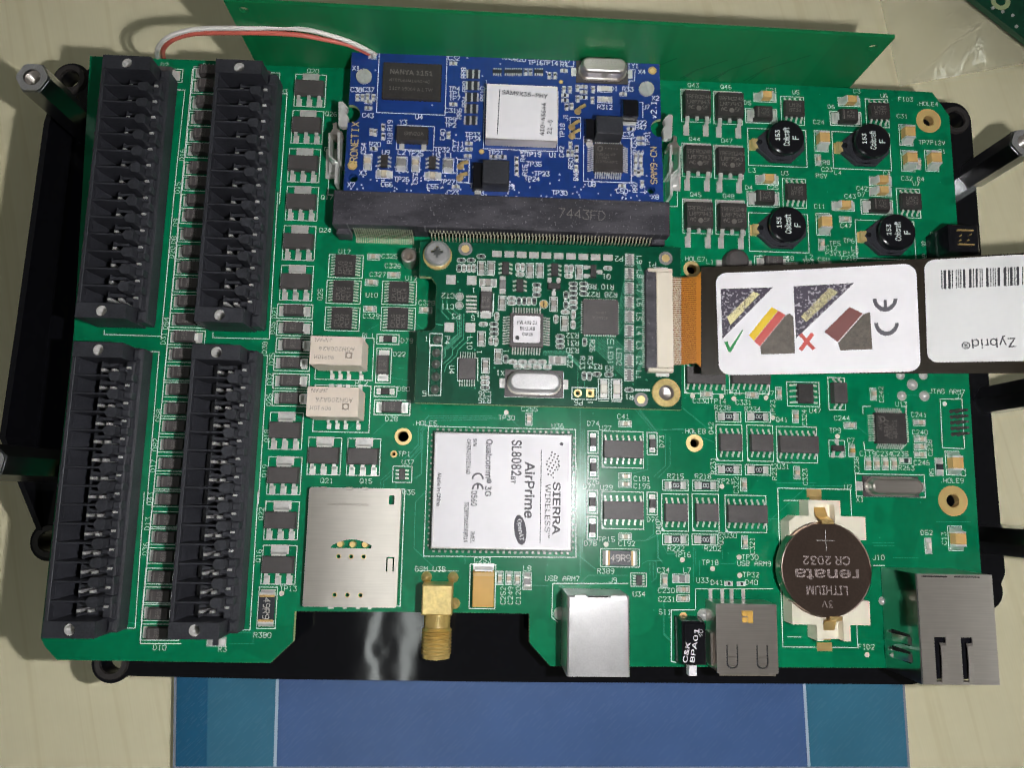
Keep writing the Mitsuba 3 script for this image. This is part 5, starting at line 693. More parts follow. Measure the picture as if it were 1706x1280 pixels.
def do_sot223(b, par, kind, x, y, rot, k, z):
    tw = place(x, y, z, rot); p = key('voltage_transistor' if kind == 'sot_big' else 'transistor', par)
    obj('body', lambda: MB().taper(0, 0, 6.4, 3.45, .12, .85, -.05).taper(0, 0, 6.5, 3.55, .85, 1.65, .22), 'epoxy_grey', p, tw, cache=(kind, 'b'))
    obj('tab', lambda: MB().cbox(0, 3.05, 3.7, 1.9, .03, .1).merge(MB().strip([(-.1, .8), (.45, .8), (.75, .2), (1.5, .2)], 3.0, .22), 0, 0, 1.7), 'tin_pad', p, tw, cache=(kind, 't'))
    for i in (-1, 0, 1):
        obj('lead', lambda: MB().cbox(0, 1.45, 1.25, 1.9, .02, .09).merge(gull(1.9, .8, .75, .25, .8)), 'tin', p, tw @ T4().translate([i * 2.3, -1.72, 0]).rotate([0, 0, 1], 180), cache=(kind, 'l'))
    frame(b, x, y - .1, 7.1, 8.0 if y < 999 else 0, rot)
def do_dpak(b, par, kind, x, y, rot, k, z):
    tw = place(x, y, z, rot); p = key('power_transistor', par)
    obj('body', lambda: MB().taper(0, 0, 6.2, 5.9, .15, 1.1, -.05).taper(0, 0, 6.3, 6.0, 1.1, 2.3, .18), 'epoxy', p, tw, cache=(kind, 'b'))
    obj('tab', lambda: MB().box(-3.1, 3.1, 2.6, 4.3, .03, .12).box(-2.6, 2.6, 2.7, 4.0, .1, .6), 'tin_pad', p, tw, cache=(kind, 't'))
    for i in (-1, 1):
        obj('lead', lambda: MB().cbox(0, 2.9, 1.35, 2.6, .02, .1).merge(gull(3.3, 1.1, .85, .45, 1.3)), 'tin', p, tw @ T4().translate([i * 2.28, -2.95, 0]).rotate([0, 0, 1], 180), cache=(kind, 'l'))
    obj('centre_lead', lambda: MB().box(-.4, .4, -3.9, -2.9, .8, 1.25, .1), 'tin', p, tw, cache=(kind, 'c'))
    m = lambda: _dpak_mark()
    obj('marking', m, 'etch_chip', p, tw, cache=(kind, 'm'))
    frame(b, x, y + .3, 6.9, 8.3, rot)
def _dpak_mark():
    m = MB(); put_text(m, 'TRFR024N', 0, 1.3, 0, .85, 2.32, .8, 5.2); put_text(m, 'LRP7943', 0, 0, 0, .85, 2.32, .8, 5.2); put_text(m, 'AC', -1.6, -1.3, 0, .8, 2.32); put_text(m, '5F', 1.6, -1.3, 0, .8, 2.32)
    m.poly(Point(.1, -1.5).buffer(.6), 2.32); return m
def do_sma(b, par, kind, x, y, rot, k, z):
    tw = place(x, y, z, rot); p = key('diode', par)
    bw, bl, h, pad = {'sma': (4.2, 2.5, 1.9, 3.3), 'smb': (4.2, 3.1, 2.1, 3.3), 'sod': (1.9, 1.4, .95, 1.9)}[kind]
    obj('body', lambda: MB().taper(0, 0, bw - .1, bl - .1, .1, h * .5, -.05).taper(0, 0, bw, bl, h * .5, h, h * .1), 'ferrite' if k.get('grey') else 'epoxy_grey' if kind == 'sma' else 'epoxy', p, tw, cache=(kind, 'b'))
    for s in (-1, 1):
        pw = bl * .62
        obj('terminal', lambda: MB().merge(MB().cbox(pad - pad * .25 - .1, 0, pad * .62, bl * .92, .02, .09).merge(MB().strip([(bw / 2 - .05, h * .52), (bw / 2 + .28, h * .5), (bw / 2 + .36, .14), (bw / 2 - .3, .12)], pw, .2, 'x')).box(bw / 2 + .3, bw / 2 + .75, -pw / 2, pw / 2, .03, .3, .2), 0 if s > 0 else 180), 'tin', p, tw, cache=(kind, 't', s))
    if not k.get('nobox'):
        if kind == 'sma' and not k.get('box'):
            frame(b, x, y, 7.9, 3.35, rot, .2)
        else: frame(b, x, y, *{'sma': (7.8, 3.4), 'smb': (7.6, 3.7), 'sod': (5.0, 2.4)}[kind], rot, .22)
    if kind != 'sod':
        def mk():
            m = MB(); m.box(-bw * .36, -bw * .30, -bl * .38, bl * .38, h, h + .02)
            for s, o in ((('S3', .45), ('MK', -.5)) if kind == 'sma' else (('V35', .5), ('MK3', -.5))): put_text(m, s, .2, o, 0, .7, h + .02, .8)
            return m
        obj('marking', mk, 'etch_chip', p, tw, cache=(kind, 'm'))
def do_sot23(b, par, kind, x, y, rot, k, z):
    tw = place(x, y, z, rot); p = key('small_transistor', par)
    obj('body', lambda: MB().taper(0, 0, 2.7, 1.35, .1, 1.0, .1), 'epoxy', p, tw, cache=(kind, 'b'))
    def l():
        m = MB(); g = gull(.9, .5, .55, .15, .4).merge(MB().cbox(0, .9, .9, 1.0, .02, .08))
        m.merge(g, 0, 0, .6); 
        for s in (-1, 1): m.merge(MB().merge(g, 180), 0, s * .95, -.6)
        return m
    obj('leads', l, 'tin', p, tw, cache=(kind, 'l'), kind='stuff')
    if not k.get('nobox'): frame(b, x, y, 3.7, 3.7, rot)
def do_terminal_block(b, par, kind, x, y, rot, k, z):
    i = used.get(par + '__terminal_block', 0)
    p = key('terminal_block', par); labels[p] = {'label': ['upper outer', 'upper inner', 'lower outer', 'lower inner'][i] + ' long black terminal block with open cavities on the left of the board'}
    W, L, H = k['w'], k['l'], 9.2; n = 14; e = 3.1; tw = place(x, y, z); pit = (L - 2 * e) / n
    x0, x1, y0, y1 = -W / 2, W / 2, -L / 2, L / 2
    m = MB().box(x0, x1, y0, y1, 0, 1.5).box(x0, x0 + .75, y0 + e, y1 - e, 1.5, H, .12)
    m.box(x1 - .9, x1 + .9, y0 + e, y1 - e, 1.5, 5.2, .3)                         # low right wall
    m.box(x1 + .35, x1 + 2.0, y0 + 1, y1 - .4, 0, 4.4, .4)
    for j in range(n + 1):
        yy = y0 + e + j * pit
        if 0 < j < n: m.box(x0 + .75, x1 - 2.2, yy - .2, yy + .2, 1.5, H - .05, .12)
        if 0 < j < n:
            m.poly(Polygon([(x1 - 2.2, yy - .3), (x1 - 1.7, yy - 1.0), (x1 - .35, yy - 1.05), (x1, yy - .8), (x1, yy + .8), (x1 - .35, yy + .95), (x1 - 1.7, yy + .9), (x1 - 2.2, yy + .3)]), 1.5, H)
            m.box(x1 - .1, x1 + 1.5, yy - .75, yy + .75, 4.4, 6.9, .25)
            m.box(x0 - .14, x0, yy - .2, yy + .2, 3, H - .05)
        if j < n:
            m.box(x0 + W * .43, x0 + W * .455, yy + .3, yy + pit - .3, 1.5, 5.6).box(x0 + W * .455, x1 - 2.3, yy + pit * .62, yy + pit * .78, 1.5, 5.8)
            m.box(x1 - 2.1, x1 - .5, yy + pit * .36, yy + pit * .64, 1.5, 5.6, .2)
        if j < n: m.hexa([(x0 + .75, yy + .35, 1.5), (x0 + 1.9, yy + .35, 1.5), (x0 + 1.9, yy + pit - .35, 1.5), (x0 + .75, yy + pit - .35, 1.5), (x0 + .75, yy + .35, 7.6), (x0 + .8, yy + .35, 7.6), (x0 + .8, yy + pit - .35, 7.6), (x0 + .75, yy + pit - .35, 7.6)])
    obj('housing', m, 'black_plastic', p, tw)
    for s in (0, 1):
        a, c = (y0, y0 + e) if s == 0 else (y1 - e, y1)
        bl = sbox(x0, a, x1, c).difference(Point(0, (a + c) / 2).buffer(1.15, quad_segs=6))
        obj('end_flange', MB().poly(bl, 1.5, H).box(x1, x1 + 1.9, a + .3, c - .2, 0, 5.0, .6), 'black_plastic', p, tw)
        prof = []
        for q in range(6): prof += [(1.12, H - .7 - q * .6), (.88, H - 1.0 - q * .6)]
        obj('threaded_insert', MB().lathe(0, (a + c) / 2, [(1.14, H - .5)] + prof + [(.88, 1.6)], 18), 'tin', p, tw, smooth=30)
    for j in range(n):
        yy = y0 + e + (j + .42) * pit; m = MB()
        for xx in (x0 + W * .50, x0 + W * .72): m.box(xx - .38, xx + .38, yy - .28, yy + .28, 1.5, 6.6, .2)
        m.box(x1 - .5, x1 + .3, yy + .5, yy + .9, 5.2, 5.6)
        obj('contact_pins', m, 'tin', p, tw, kind='stuff')
def do_relay(b, par, kind, x, y, rot, k, z):
    i = used.get(par + '__relay', 0); p = key('relay', par); labels[p] = {'label': ['upper', 'lower'][i] + ' cream box relay with faint upside down print'}
    w, l = k['w'], k['l']; tw = place(x, y, z)
    m = MB().poly(rrect(0, 0, w + .1, l + .1, .25, 3), .6, 8.7); m.poly(rrect(0, 0, w - .12, l - .12, .3, 3), 8.7, 9.0)
    obj('case', m, 'relay', p, tw)
    for xx in (-2.2, -.45, 1.35, 4.0):
        for s in (0, 180):
            obj('pin', lambda: MB().strip([(-.1, 1.2), (.5, 1.1), (.75, .15), (1.5, .1)], .55, .22).cbox(0, 1.2, .9, 1.3, .02, .08), 'tin', p, place(x + xx, y + (l / 2 if s == 0 else -l / 2), z, s), cache='relaypin')
    m = MB().poly(Polygon([(2.0, -1.6), (3.4, -1.6), (3.4, -.3), (2.0, -.3)]).difference(Point(2.7, -.95).buffer(.42)), 9.02)
    obj('maker_mark', m, 'ink_faint', p, tw)
def do_rivet(b, par, kind, x, y, rot, k, z):
    p = key('metal_spacer', par); tw = place(x, y, z)
    obj('body', MB().lathe(0, 0, [(.02, 2.2), (.75, 4.2), (1.2, 4.6), (1.55, 4.55), (1.7, 4.2), (1.7, 0)], 24), 'steel', p, tw, smooth=30)
    labels[p] = {'label': 'round metal spacer standing beside the small dark green board'}
def do_sim(b, par, kind, x, y, rot, k, z):
    p = key('card_slot', par); labels[p] = {'label': 'flat metal card slot with round peep holes at the board edge'}
    w, l = k['w'], k['l']; tw = place(x, y, z); H = 2.4; g = rrect(0, 0, w, l, .4, 3)
    slot = Polygon([(-w * .24, -l * .01)] + [(w * .42 * (t - .5) - .1, l * .015 + l * .05 * math.sin(math.pi * t)) for t in np.linspace(0, 1, 9)] + [(w * .2, -l * .01)])
    cuts = [slot] + [Point(xx * w, -.08 * l).buffer(.42) for xx in (-.145, -.01, .125)] + [Point(xx * w, -.40 * l).buffer(.42) for xx in (-.165, -.03, .11)]
    cuts += [rrect(w * .40, l * .405, 1.1, 1.9, .2, 2), sbox(w * .37, -l * .20, w * .385, -l * .09), sbox(w * .37, -l * .09, w * .455, -l * .08), sbox(w * .44, -l * .20, w * .455, -l * .09)]
    obj('shell', MB().poly(g.difference(unary_union(cuts)), H - .25, H).poly(g.difference(g.buffer(-.25)), .1, H - .25), 'steel', p, tw)
    obj('tray_floor', MB().poly(g.buffer(-.3), .1, .5), 'mask', p, tw)
    m = MB()
    for xx in (-.145, -.01, .125): m.cyl(xx * w, .02 * l, .75, .5, 1.7, 16, .6)
    for xx, yy in [(q, -.08) for q in (-.145, -.01, .125)] + [(q, -.40) for q in (-.165, -.03, .11)]: m.cyl(xx * w, yy * l, .55, H - .3, H + .02, 18, .5, .38)
    obj('contact_springs', m, 'gold', p, tw, kind='stuff', smooth=30)
    m = MB().box(-w * .29, w * .15, l * .352, l * .366, H, H + .16, .07).box(-w * .3, -w * .18, -l * .23, -l * .224, H, H + .06).box(-w * .05, w * .12, -l * .23, -l * .224, H, H + .06)
    for xx in (-.38, -.1, .07): m.box(xx * w, xx * w + 1.3, l / 2 - .4, l / 2 + .25, H - .2, H + .1, .1)
    obj('embossed_ribs', m, 'steel', p, tw)
    obj('solder_feet', MB().cbox(-w * .22, -l / 2 - .35, 1.2, .7, .02, .3, .1).cbox(-w * .07, -l / 2 - .35, .8, .7, .02, .3, .1).cbox(w * .07, -l / 2 - .35, .8, .7, .02, .3, .1).cbox(w * .2, -l / 2 - .35, .8, .7, .02, .3, .1), 'tin', p, tw, kind='stuff')
    frame(b, x + .25, y, w + .7, l + .2)
def do_modem(b, par, kind, x, y, rot, k, z):
    p = key('modem_module', par); labels[p] = {'label': 'silver square modem module with a white printed sticker'}
    w, l = k['w'], k['l']; tw = place(x, y, z)
    obj('carrier', MB().cbox(0, 0, w + .9, l + .9, .05, .85), 'mask_small', p, tw)
    obj('shield', MB().cbox(0, 0, w, l, .85, 2.55, .22), 'steel_rough', p, tw)
    obj('paper_sticker', MB().poly(rrect(0, 0, w - .9, l - .9, .2, 2), 2.56, 2.6), 'sticker', p, tw)
    m = MB()
    for i in range(24):
        xx = (i - 11.5) * (w + .2) / 24
        for s in (-1, 1): m.box(xx - .28, xx + .28, s * (l / 2 + .6) - .3, s * (l / 2 + .6) + .3, .02, .9 if i % 5 else .5, .1)
    for i in range(20):
        yy = (i - 9.5) * (l + .2) / 20
        for s in (-1, 1): m.box(s * (w / 2 + .6) - .25, s * (w / 2 + .6) + .25, yy - .2, yy + .2, .02, .8, .1)
    obj('edge_pads', m, 'solder_dark', p, tw, kind='stuff')
    m = MB()
    m.box(k['w'] / 2 - 6.55, k['w'] / 2 - 6.4, -l * .44, l * .36, 2.6, 2.63)
    for u, v_ in LOGO: m.cyl(u - x, v_ - y, .2, 2.6, 2.63, 8)
    m.cyl(w / 2 - 2.2, l / 2 - 2.0, .36, 2.6, 2.63, 16)
    el = Polygon([(EL[0] - x + 1.25 * math.cos(t) - .35 * math.sin(t), EL[1] - y + 3.05 * math.sin(t)) for t in np.linspace(0, 2 * np.pi, 40, endpoint=False)]); m.poly(el, 2.64)
    for q, (cx, cy) in enumerate(CE):   # the conformity mark, turned a quarter
        a = np.radians(np.linspace(-8, 188, 22)); cx -= x; cy -= y
        m.poly(Polygon([(cx + 1.22 * math.cos(t), cy + 1.22 * math.sin(t)) for t in a] + [(cx + .86 * math.cos(t), cy + .86 * math.sin(t)) for t in a[::-1]]), 2.63)
        if q: m.box(cx - .17, cx + .17, cy - .05, cy + .9, 2.6, 2.63)
    obj('printed_marks', m, 'ink_grey', p, tw)
def do_sma_jack(b, par, kind, x, y, rot, k, z):
    p = key('antenna_connector', par); labels[p] = {'label': 'gold threaded antenna connector on the board edge'}
    w, l = k['w'], k['l']; tw = place(x, y, z); H = 6.2
    obj('block', MB().cbox(0, 0, w, l, .1, H, .25), 'brass', p, tw)
    def barrel():
        m = MB().lathe(0, 0, ([(2.3, 0), (2.65, .05), (2.65, 2.6), (2.5, 2.7)] + [(3.08 if i % 2 else 2.78, 2.9 + i * .32) for i in range(17)] + [(2.8, 8.6), (2.2, 8.7), (2.1, 7)])[::-1], 40); return m
    v, f = barrel().arr(); o = MB().add(np.c_[v[:, 0], -l / 2 - v[:, 2], v[:, 1] + 3.1], f)
    obj('threaded_barrel', o, 'sma_gold', p, tw, smooth=20)
    m = MB()
    v, f = MB().cyl(0, 0, .7, 0, 9.1, 12).arr(); m.add(np.c_[v[:, 0], -l / 2 - v[:, 2], v[:, 1] + 3.1], f)
    obj('centre_contact', m, 'gold', p, tw, smooth=35)
    for xx, yy in ((-w / 2 + .4, l / 2 + .8), (w / 2 - .2, l / 2 + .8), (w / 2 + .3, -l / 4)):
        obj('leg', MB().lathe(xx, yy, [(.02, 1.1), (.45, 1.0), (.85, .4), (1.15, .03)], 18), 'gold', p, tw, smooth=True)
    silk['m'].box(x - w * .65, x + w * .65, y + l / 2 + 2.0, y + l / 2 + 2.15, SZ, SZ + .005)
def do_tantalum(b, par, kind, x, y, rot, k, z):
    p = key('tantalum_capacitor', par); labels[p] = {'label': 'orange yellow block capacitor below the modem module'}
    w, l = k['w'], k['l']; tw = place(x, y, z)
    obj('body', MB().taper(0, 0, w + .15, l + .1, .15, 1.4, 0).taper(0, 0, w + .15, l + .1, 1.4, 2.6, .15), 'tantalum', p, tw)
    obj('terminal', MB().box(-w * .42, w * .42, l / 2, l / 2 + .25, .1, 1.9).box(-w / 2, w / 2, l / 2 + .1, l / 2 + 1.4, .02, .1).box(-w * .42, w * .42, l / 2 + .25, l / 2 + .8, .05, .7, .3), 'tin', p, tw)
    obj('polarity_band', MB().box(-w / 2 + .05, w / 2 - .05, l / 2 - .9, l / 2 - .25, 2.6, 2.62), 'cap_tan', p, tw)
def do_usb_b(b, par, kind, x, y, rot, k, z):
    p = key('square_usb_socket', par); labels[p] = {'label': 'square bright metal usb socket beside the board notch'}
    w, l = k['w'], k['l']; tw = place(x, y, z); H = 10.9
    m = MB().box(-w / 2, w / 2, -l / 2 + .4, l / 2, .2, H, .35)
    obj('shell', m, 'steel_rough', p, tw)
    fr = MB()
    v, f = MB().poly(rrect(0, H / 2 + .1, w + .15, H, .6, 3).difference(rrect(0, H / 2 + .1, w - 1.4, H - 1.4, .5, 3)), 0, .9).arr(); fr.add(np.c_[v[:, 0], -l / 2 - .1 + v[:, 2], v[:, 1]], f[:, ::-1])
    obj('front_rim', fr, 'steel_rough', p, tw)
    obj('cavity', MB().box(-w / 2 + .7, w / 2 - .7, -l / 2 + .37, -l / 2 + .39, .8, H - .7), 'hole_shade', p, tw)  # near-black sheet, the shade of the socket mouth painted on
    m = MB()
    for xx, ww in ((-w * .3, 2.2), (w * .33, 3.0)): m.strip([(-.5, H + .06), (.3, H + .02), (.55, H - .5)], ww, .18)
    mm = MB(); v, f = m.arr()
    for xx, ww in ((-w * .29, 2.2), (w * .32, 3.0)): mm.merge(MB().strip([(-.5, H + .06), (.3, H + .02), (.5, H - .5)], ww, .18), 0, xx, l / 2 - .25)
    obj('folded_tabs', mm, 'tin_pad', p, tw)
    obj('rear_gap', MB().box(-w * .17, w * .16, l / 2 - .3, l / 2 - .05, H + .003, H + .03), 'hole_shade', p, tw)
def do_usb_a(b, par, kind, x, y, rot, k, z):
    p = key('usb_socket', par); labels[p] = {'label': 'wide steel usb socket with two spring slots on top'}
    w, l = k['w'], k['l']; tw = place(x, y, z); H = 7.0
    g = rrect(0, 0, w, l, .25, 3); cut = []; spr = MB()
    for xx in (-w * .245, w * .245):
        u = rrect(xx, -l * .24, 2.4, 5.2, 1.0, 5); cut.append(u.difference(rrect(xx, -l * .235, 1.75, 4.7, .75, 5)))
        cut[-1] = cut[-1].difference(sbox(xx - 1.0, -l * .24 + 2.0, xx + 1.0, 9))
        spr.merge(MB().strip([(0, H + .02), (-1.0, H - .35), (-1.7, H + .12)], 1.5, .2), 0, xx, -l * .24 - .2)
    obj('shell', MB().poly(g.difference(unary_union(cut)), H - .3, H).box(-w / 2, w / 2, -l / 2 + .3, l / 2, .3, H - .31), 'steel', p, tw)
    obj('slot_shadow', MB().poly(unary_union(cut).buffer(.05), H - .305, H - .295), 'hole_shade', p, tw)  # near-black sheet under the cuts, shade put into its colour
    for i in range(1): obj('latch_springs', spr, 'steel', p, tw)
    obj('front_lip', MB().strip([(-.1, H - .05), (-.7, H + .25)], w * .9, .22).arr() if False else MB().box(-w * .46, w * .46, -l / 2 - .45, -l / 2 + .05, H - .35, H + .05, .15), 'steel', p, tw)
    for i in range(4):
        obj('contact_pin', lambda: MB().box(-.4, .4, -.3, 1.8, .05, .35, .1).box(-.35, .35, -.9, -.3, .05, 2.4), 'tin', p, place(x + (-w * .44 + .35 + [0, 2.5, 4.5, 7.0][i]), y + l / 2 + .3, z), cache='usbapin')
    obj('side_spring', MB().box(-w / 2 - .6, -w / 2, -l * .42, l * .05, 1.2, 5.4, .3), 'steel', p, tw)
    m = MB().poly(Polygon([(-.9, 3.0), (.9, 3.0), (.9, 4.6), (-.9, 4.6)]).union(sbox(-.95, 3.0, 1.35, 5.4)).difference(sbox(-1.0, 3.0, .25, 4.3).difference(sbox(-.9, 3.1, .15, 4.1))), H + .02)
    obj('maker_mark', m, 'tantalum', p, tw)
def do_push_switch(b, par, kind, x, y, rot, k, z):
    p = key('push_switch', par); labels[p] = {'label': 'small black push switch with white print and a white plunger'}
    w, l = k['w'], k['l']; tw = place(x, y, z)
    obj('body', MB().taper(-.2, .15, w + 1.0, l + 1.0, .1, 4.7, .35).cbox(0, 0, w, l, 4.7, 5.5, .12), 'gloss_black', p, tw)
    obj('plunger', MB().box(-w * .28, w * .1, -l / 2 - 2.3, -l / 2 - .2, 3.0, 5.0, .15), 'paper', p, tw)
def do_network_socket(b, par, kind, x, y, rot, k, z):
    p = key('network_socket', par); labels[p] = {'label': 'large steel network socket at the lower right corner'}
    w, l = k['w'], k['l']; tw = place(x, y, z); H = 12.8; x0, x1, y0, y1 = -w / 2, w / 2, -l / 2, l / 2
    slots = [sbox(xx, y0 + .5, xx + 2.3, y0 + 8.8) for xx in (x0 + 3.0, x0 + 8.3)]
    top = sbox(x0 + .31, y0, x1, y1).difference(unary_union(slots)).difference(unary_union([sbox(x0 + 1.5, y1 - .35, x0 + 6.2, y1 - .1), sbox(x0 + 8, y1 - .35, x0 + 12.5, y1 - .1)]))
    obj('shield', MB().poly(top, H - .3, H).box(x0 + .3, x1 - .3, y1 - .3, y1, .2, H - .3).box(x1 - .3, x1, y0, y1, .2, H - .3), 'steel', p, tw)
    obj('seam', MB().box(x0 + .3, x0 + .42, y0, y1, H - .29, H - .02).box(x0 + 1.2, x0 + 6.4, y1 - .62, y1 - .4, H, H + .02).box(x0 + 7.8, x0 + 13, y1 - .62, y1 - .4, H, H + .02), 'hole_shade', p, tw)
    obj('side_wall', MB().box(x0, x0 + .3, y0, y1, 0.2, H - .05), 'steel_mirror', p, tw)
    obj('core', MB().box(x0 + .4, x1 - .4, y0 + .8, y1 - .4, .2, H - 1.2), 'gloss_black', p, tw)
    for xx in (x0 + 4.55, x0 + 9.85):
        obj('top_spring', MB().strip([(0, H + .02), (-.35, H + .3), (-3.5, H + .38), (-7.3, H + .1)], 1.15, .25), 'steel', p, place(x + xx, y + y0 + 7.7, z))
    for yy in (y0 + 7.5, y0 + 4.2):
        o = MB(); v, f = MB().strip([(0, 0.0), (-.6, .35), (-4.0, 1.5), (-6.4, 1.3), (-8.2, .1)], 1.5, .25).arr(); 
        o.add(np.c_[-v[:, 2], v[:, 0], v[:, 1] + 10.2], f)
        obj('side_spring', o, 'steel_mirror', p, place(x + x0, y + yy, z))
    m = MB()
    for yy in (y0 + 7.5, y0 + 4.2): m.box(x0 - .02, x0 + .1, yy - 1.15, yy + 1.15, 3, 9.6)
    obj('slot_shadow', m, 'hole_shade', p, tw)  # near-black patches paint the shade behind the side springs
    obj('front_face', MB().box(x0 + .3, x1 - .3, y0, y0 + .3, H - 2.5, H - .3), 'steel', p, tw)
def do_battery_holder(b, par, kind, x, y, rot, k, z):
    p = key('battery_holder', par); labels[p] = {'label': 'cream plastic holder cradling the round coin battery'}
    bx, by, br = BATT[0] - x, BATT[1] - y, BATT[2]; tw = place(x, y, z); w, l = k['w'], k['l']
    g = sbox(-w / 2, -l / 2, w / 2, l / 2).difference(Polygon([(-w / 2, l / 2), (-w / 2 + 1.6, l / 2), (-w / 2, l / 2 - 1.2)]))
    t1 = sbox(-w * .24, l / 2 - .1, w * .18, l / 2 + 3.3); t2 = sbox(-w * .19, -l / 2 - 3.2, w * .24, -l / 2 + .1)
    side = sbox(-w / 2 - .1, -l * .28, w / 2 + .1, l * .28)
    c1 = sbox(-w * .17, l / 2 - 1.4, w * .10, l / 2 + 2.4); c2 = sbox(-w * .11, -l / 2 - 3.4, w * .15, -l / 2 + 1.5)
    coin = Point(bx, by).buffer(br + .15, quad_segs=16)
    full = g.union(t1).union(t2)
    obj('frame', MB().poly(full.difference(coin).difference(c1).difference(c2).difference(side), .1, 4.6).poly(full.difference(sbox(-w / 2, -l * .2, w / 2, l * .2)), .1, 2.2), 'holder', p, tw)
    for s, cc in ((1, c1), (-1, c2)):
        q = cc.centroid
        obj('contact', MB().merge(MB().strip([(.6, 6.0), (1.3, 5.8), (2.0, 3.4), (3.2, 2.6), (6.2, .4)], 2.5, .25), 0 if s > 0 else 180, q.x, by + s * (br - .9)).box(q.x - 1.6, q.x + 1.6, q.y + s * 4.2 - .9, q.y + s * 4.2 + .9, .05, .4, .1), 'gold', p, tw)
    cb = key('coin_battery'); thing(cb, 'round silver coin battery with engraved upside down lettering', 'battery')
    obj('can', MB().lathe(0, 0, [(.01, 5.9), (br - .5, 5.9), (br - .15, 5.8), (br, 5.4), (br, 2.9), (br - .5, 2.7), (.01, 2.7)], 72), 'battery', cb, place(BATT[0], BATT[1], 0), smooth=28)
    obj('engraved_plus', MB().box(-1.95, 1.95, -.07, .07, 5.9, 5.92).box(-.07, .07, -2.1, -.08, 5.9, 5.92).box(-.07, .07, .08, 2.1, 5.9, 5.92), 'etch', cb, place(BATT[0], BATT[1] + 5.9, 0))
def do_inductor(b, par, kind, x, y, rot, k, z):
    p = key('power_inductor', par); tw = place(x, y, z)
    labels[p] = {'label': ['upper left', 'lower left', 'upper right', 'lower right'][used[par + '__power_inductor'] - 1] + ' round black power inductor with white print'}
    hx = Polygon([(-6.3, 0), (-5.4, 1.3), (-2.2, 4.0), (2.6, 4.0), (5.6, 1.2), (5.6, -1.2), (2.6, -4.2), (-2.2, -4.2), (-5.4, -1.3)])
    obj('base', lambda: MB().poly(hx, .1, 1.1).poly(hx.buffer(-.4), 1.1, 1.4), 'black_plastic', p, tw, cache='indb')
    obj('winding', lambda: MB().lathe(0, 0, [(3.2, 4.2), (3.2, 1.2)], 36), 'gloss_black', p, tw, cache='indw', smooth=30)
    obj('core', lambda: MB().lathe(0, 0, [(.01, 4.7), (3.7, 4.7), (4.05, 4.5), (4.1, 3.9), (3.6, 3.7), (3.2, 3.4), (3.2, 1.3), (4.0, 1.2)], 44), 'gloss_black', p, tw, cache='indc', smooth=28)
    obj('terminal', lambda: MB().box(-6.6, -5.2, -1.2, 1.2, .05, 1.3, .2).cbox(-6.0, 0, 1.8, 2.6, .02, .1), 'gold_pad', p, tw, cache='indt')
    obj('wire_end', lambda: MB().lathe(-4.9, .2, [(.01, 1.9), (.35, 1.8), (.6, 1.4)], 12), 'gloss_black', p, tw, cache='indx', smooth=True)
    def mk():
        m = MB(); put_inter(m, '153', -2.1, .3, 90, 2.5, 4.7, 1); put_inter(m, 'Coilcraft', -.1, 0, 90, 4.4, 4.7, 1, None, 1.7); put_inter(m, 'F', 2.0, -.2, 90, .9, 4.7, 1); return m
    obj('marking', mk, 'silk', p, tw, cache='indm')
    frame(b, x - .3, y - .35, 13.9, 9.3)
def do_crystal(b, par, kind, x, y, rot, k, z):
    p = key('crystal', par); w, l = k['w'], k['l']; tw = place(x, y, z); H = k.get('hh', 3.4); labels[p] = {'label': 'silver oval crystal can ' + {'m': 'near the pin header on the main board', 's': 'on the small dark green board', 'b': 'on the blue module'}[b]}
    g = rrect(0, 0, w, l, l / 2 - .02, 12)
    obj('flange', MB().poly(g, .5, 1.0), 'steel', p, tw)
    m = MB(); rings = [(0.0, .95), (.28, .95), (.3, H - .6), (.5, H - .2), (.85, H)]
    prev = None
    for d, zz in rings:
        c = np.array(rrect(0, 0, w - 2 * d, l - 2 * d, (l - 2 * d) / 2 - .02, 12).exterior.coords)[:-1]
        c = np.c_[c, np.full(len(c), zz)]
        if prev is not None and len(prev) == len(c):
            n = len(c); i = np.arange(n); j = (i + 1) % n
            sgn = np.vstack([np.c_[i, n + j, j], np.c_[i, n + i, n + j]]); m.add(np.vstack([prev, c]), sgn if Polygon(c).exterior.is_ccw is False else sgn[:, ::-1])
        prev = c
    m.poly(Polygon(prev[:, :2]), H)
    obj('can', m, 'steel_rough' if b == 's' else 'steel', p, tw, smooth=35)
    obj('base', MB().cbox(0, 0, w + (.8 if k.get('base') else .3), l + (.8 if k.get('base') else .4), .05, .5), 'epoxy_grey', p, tw)
    for s in (-1, 1): obj('tab', MB().cbox(s * (w / 2 + .75), 0, 1.5, 2.0, .03, .18, .05).lathe(s * (w / 2 + .55), 0, [(.01, .5), (.3, .45), (.5, .15)], 12), 'tin', p, tw)
def do_jtag(b, par, kind, x, y, rot, k, z):
    p = key('pin_header', par); tw = place(x, y, z); labels[p] = {'label': 'small upright ten pin header at the right edge'}
    for j in range(5):
        for i in (0, 1): obj('pin', lambda: MB().box(-.25, .25, -.25, .25, .05, 3.6, .12).cyl(0, 0, .45, .02, .2, 10), 'epoxy_grey', p, place(x - 1.0 + i * 1.27, y + (2 - j) * 1.27, z), cache='jpin')
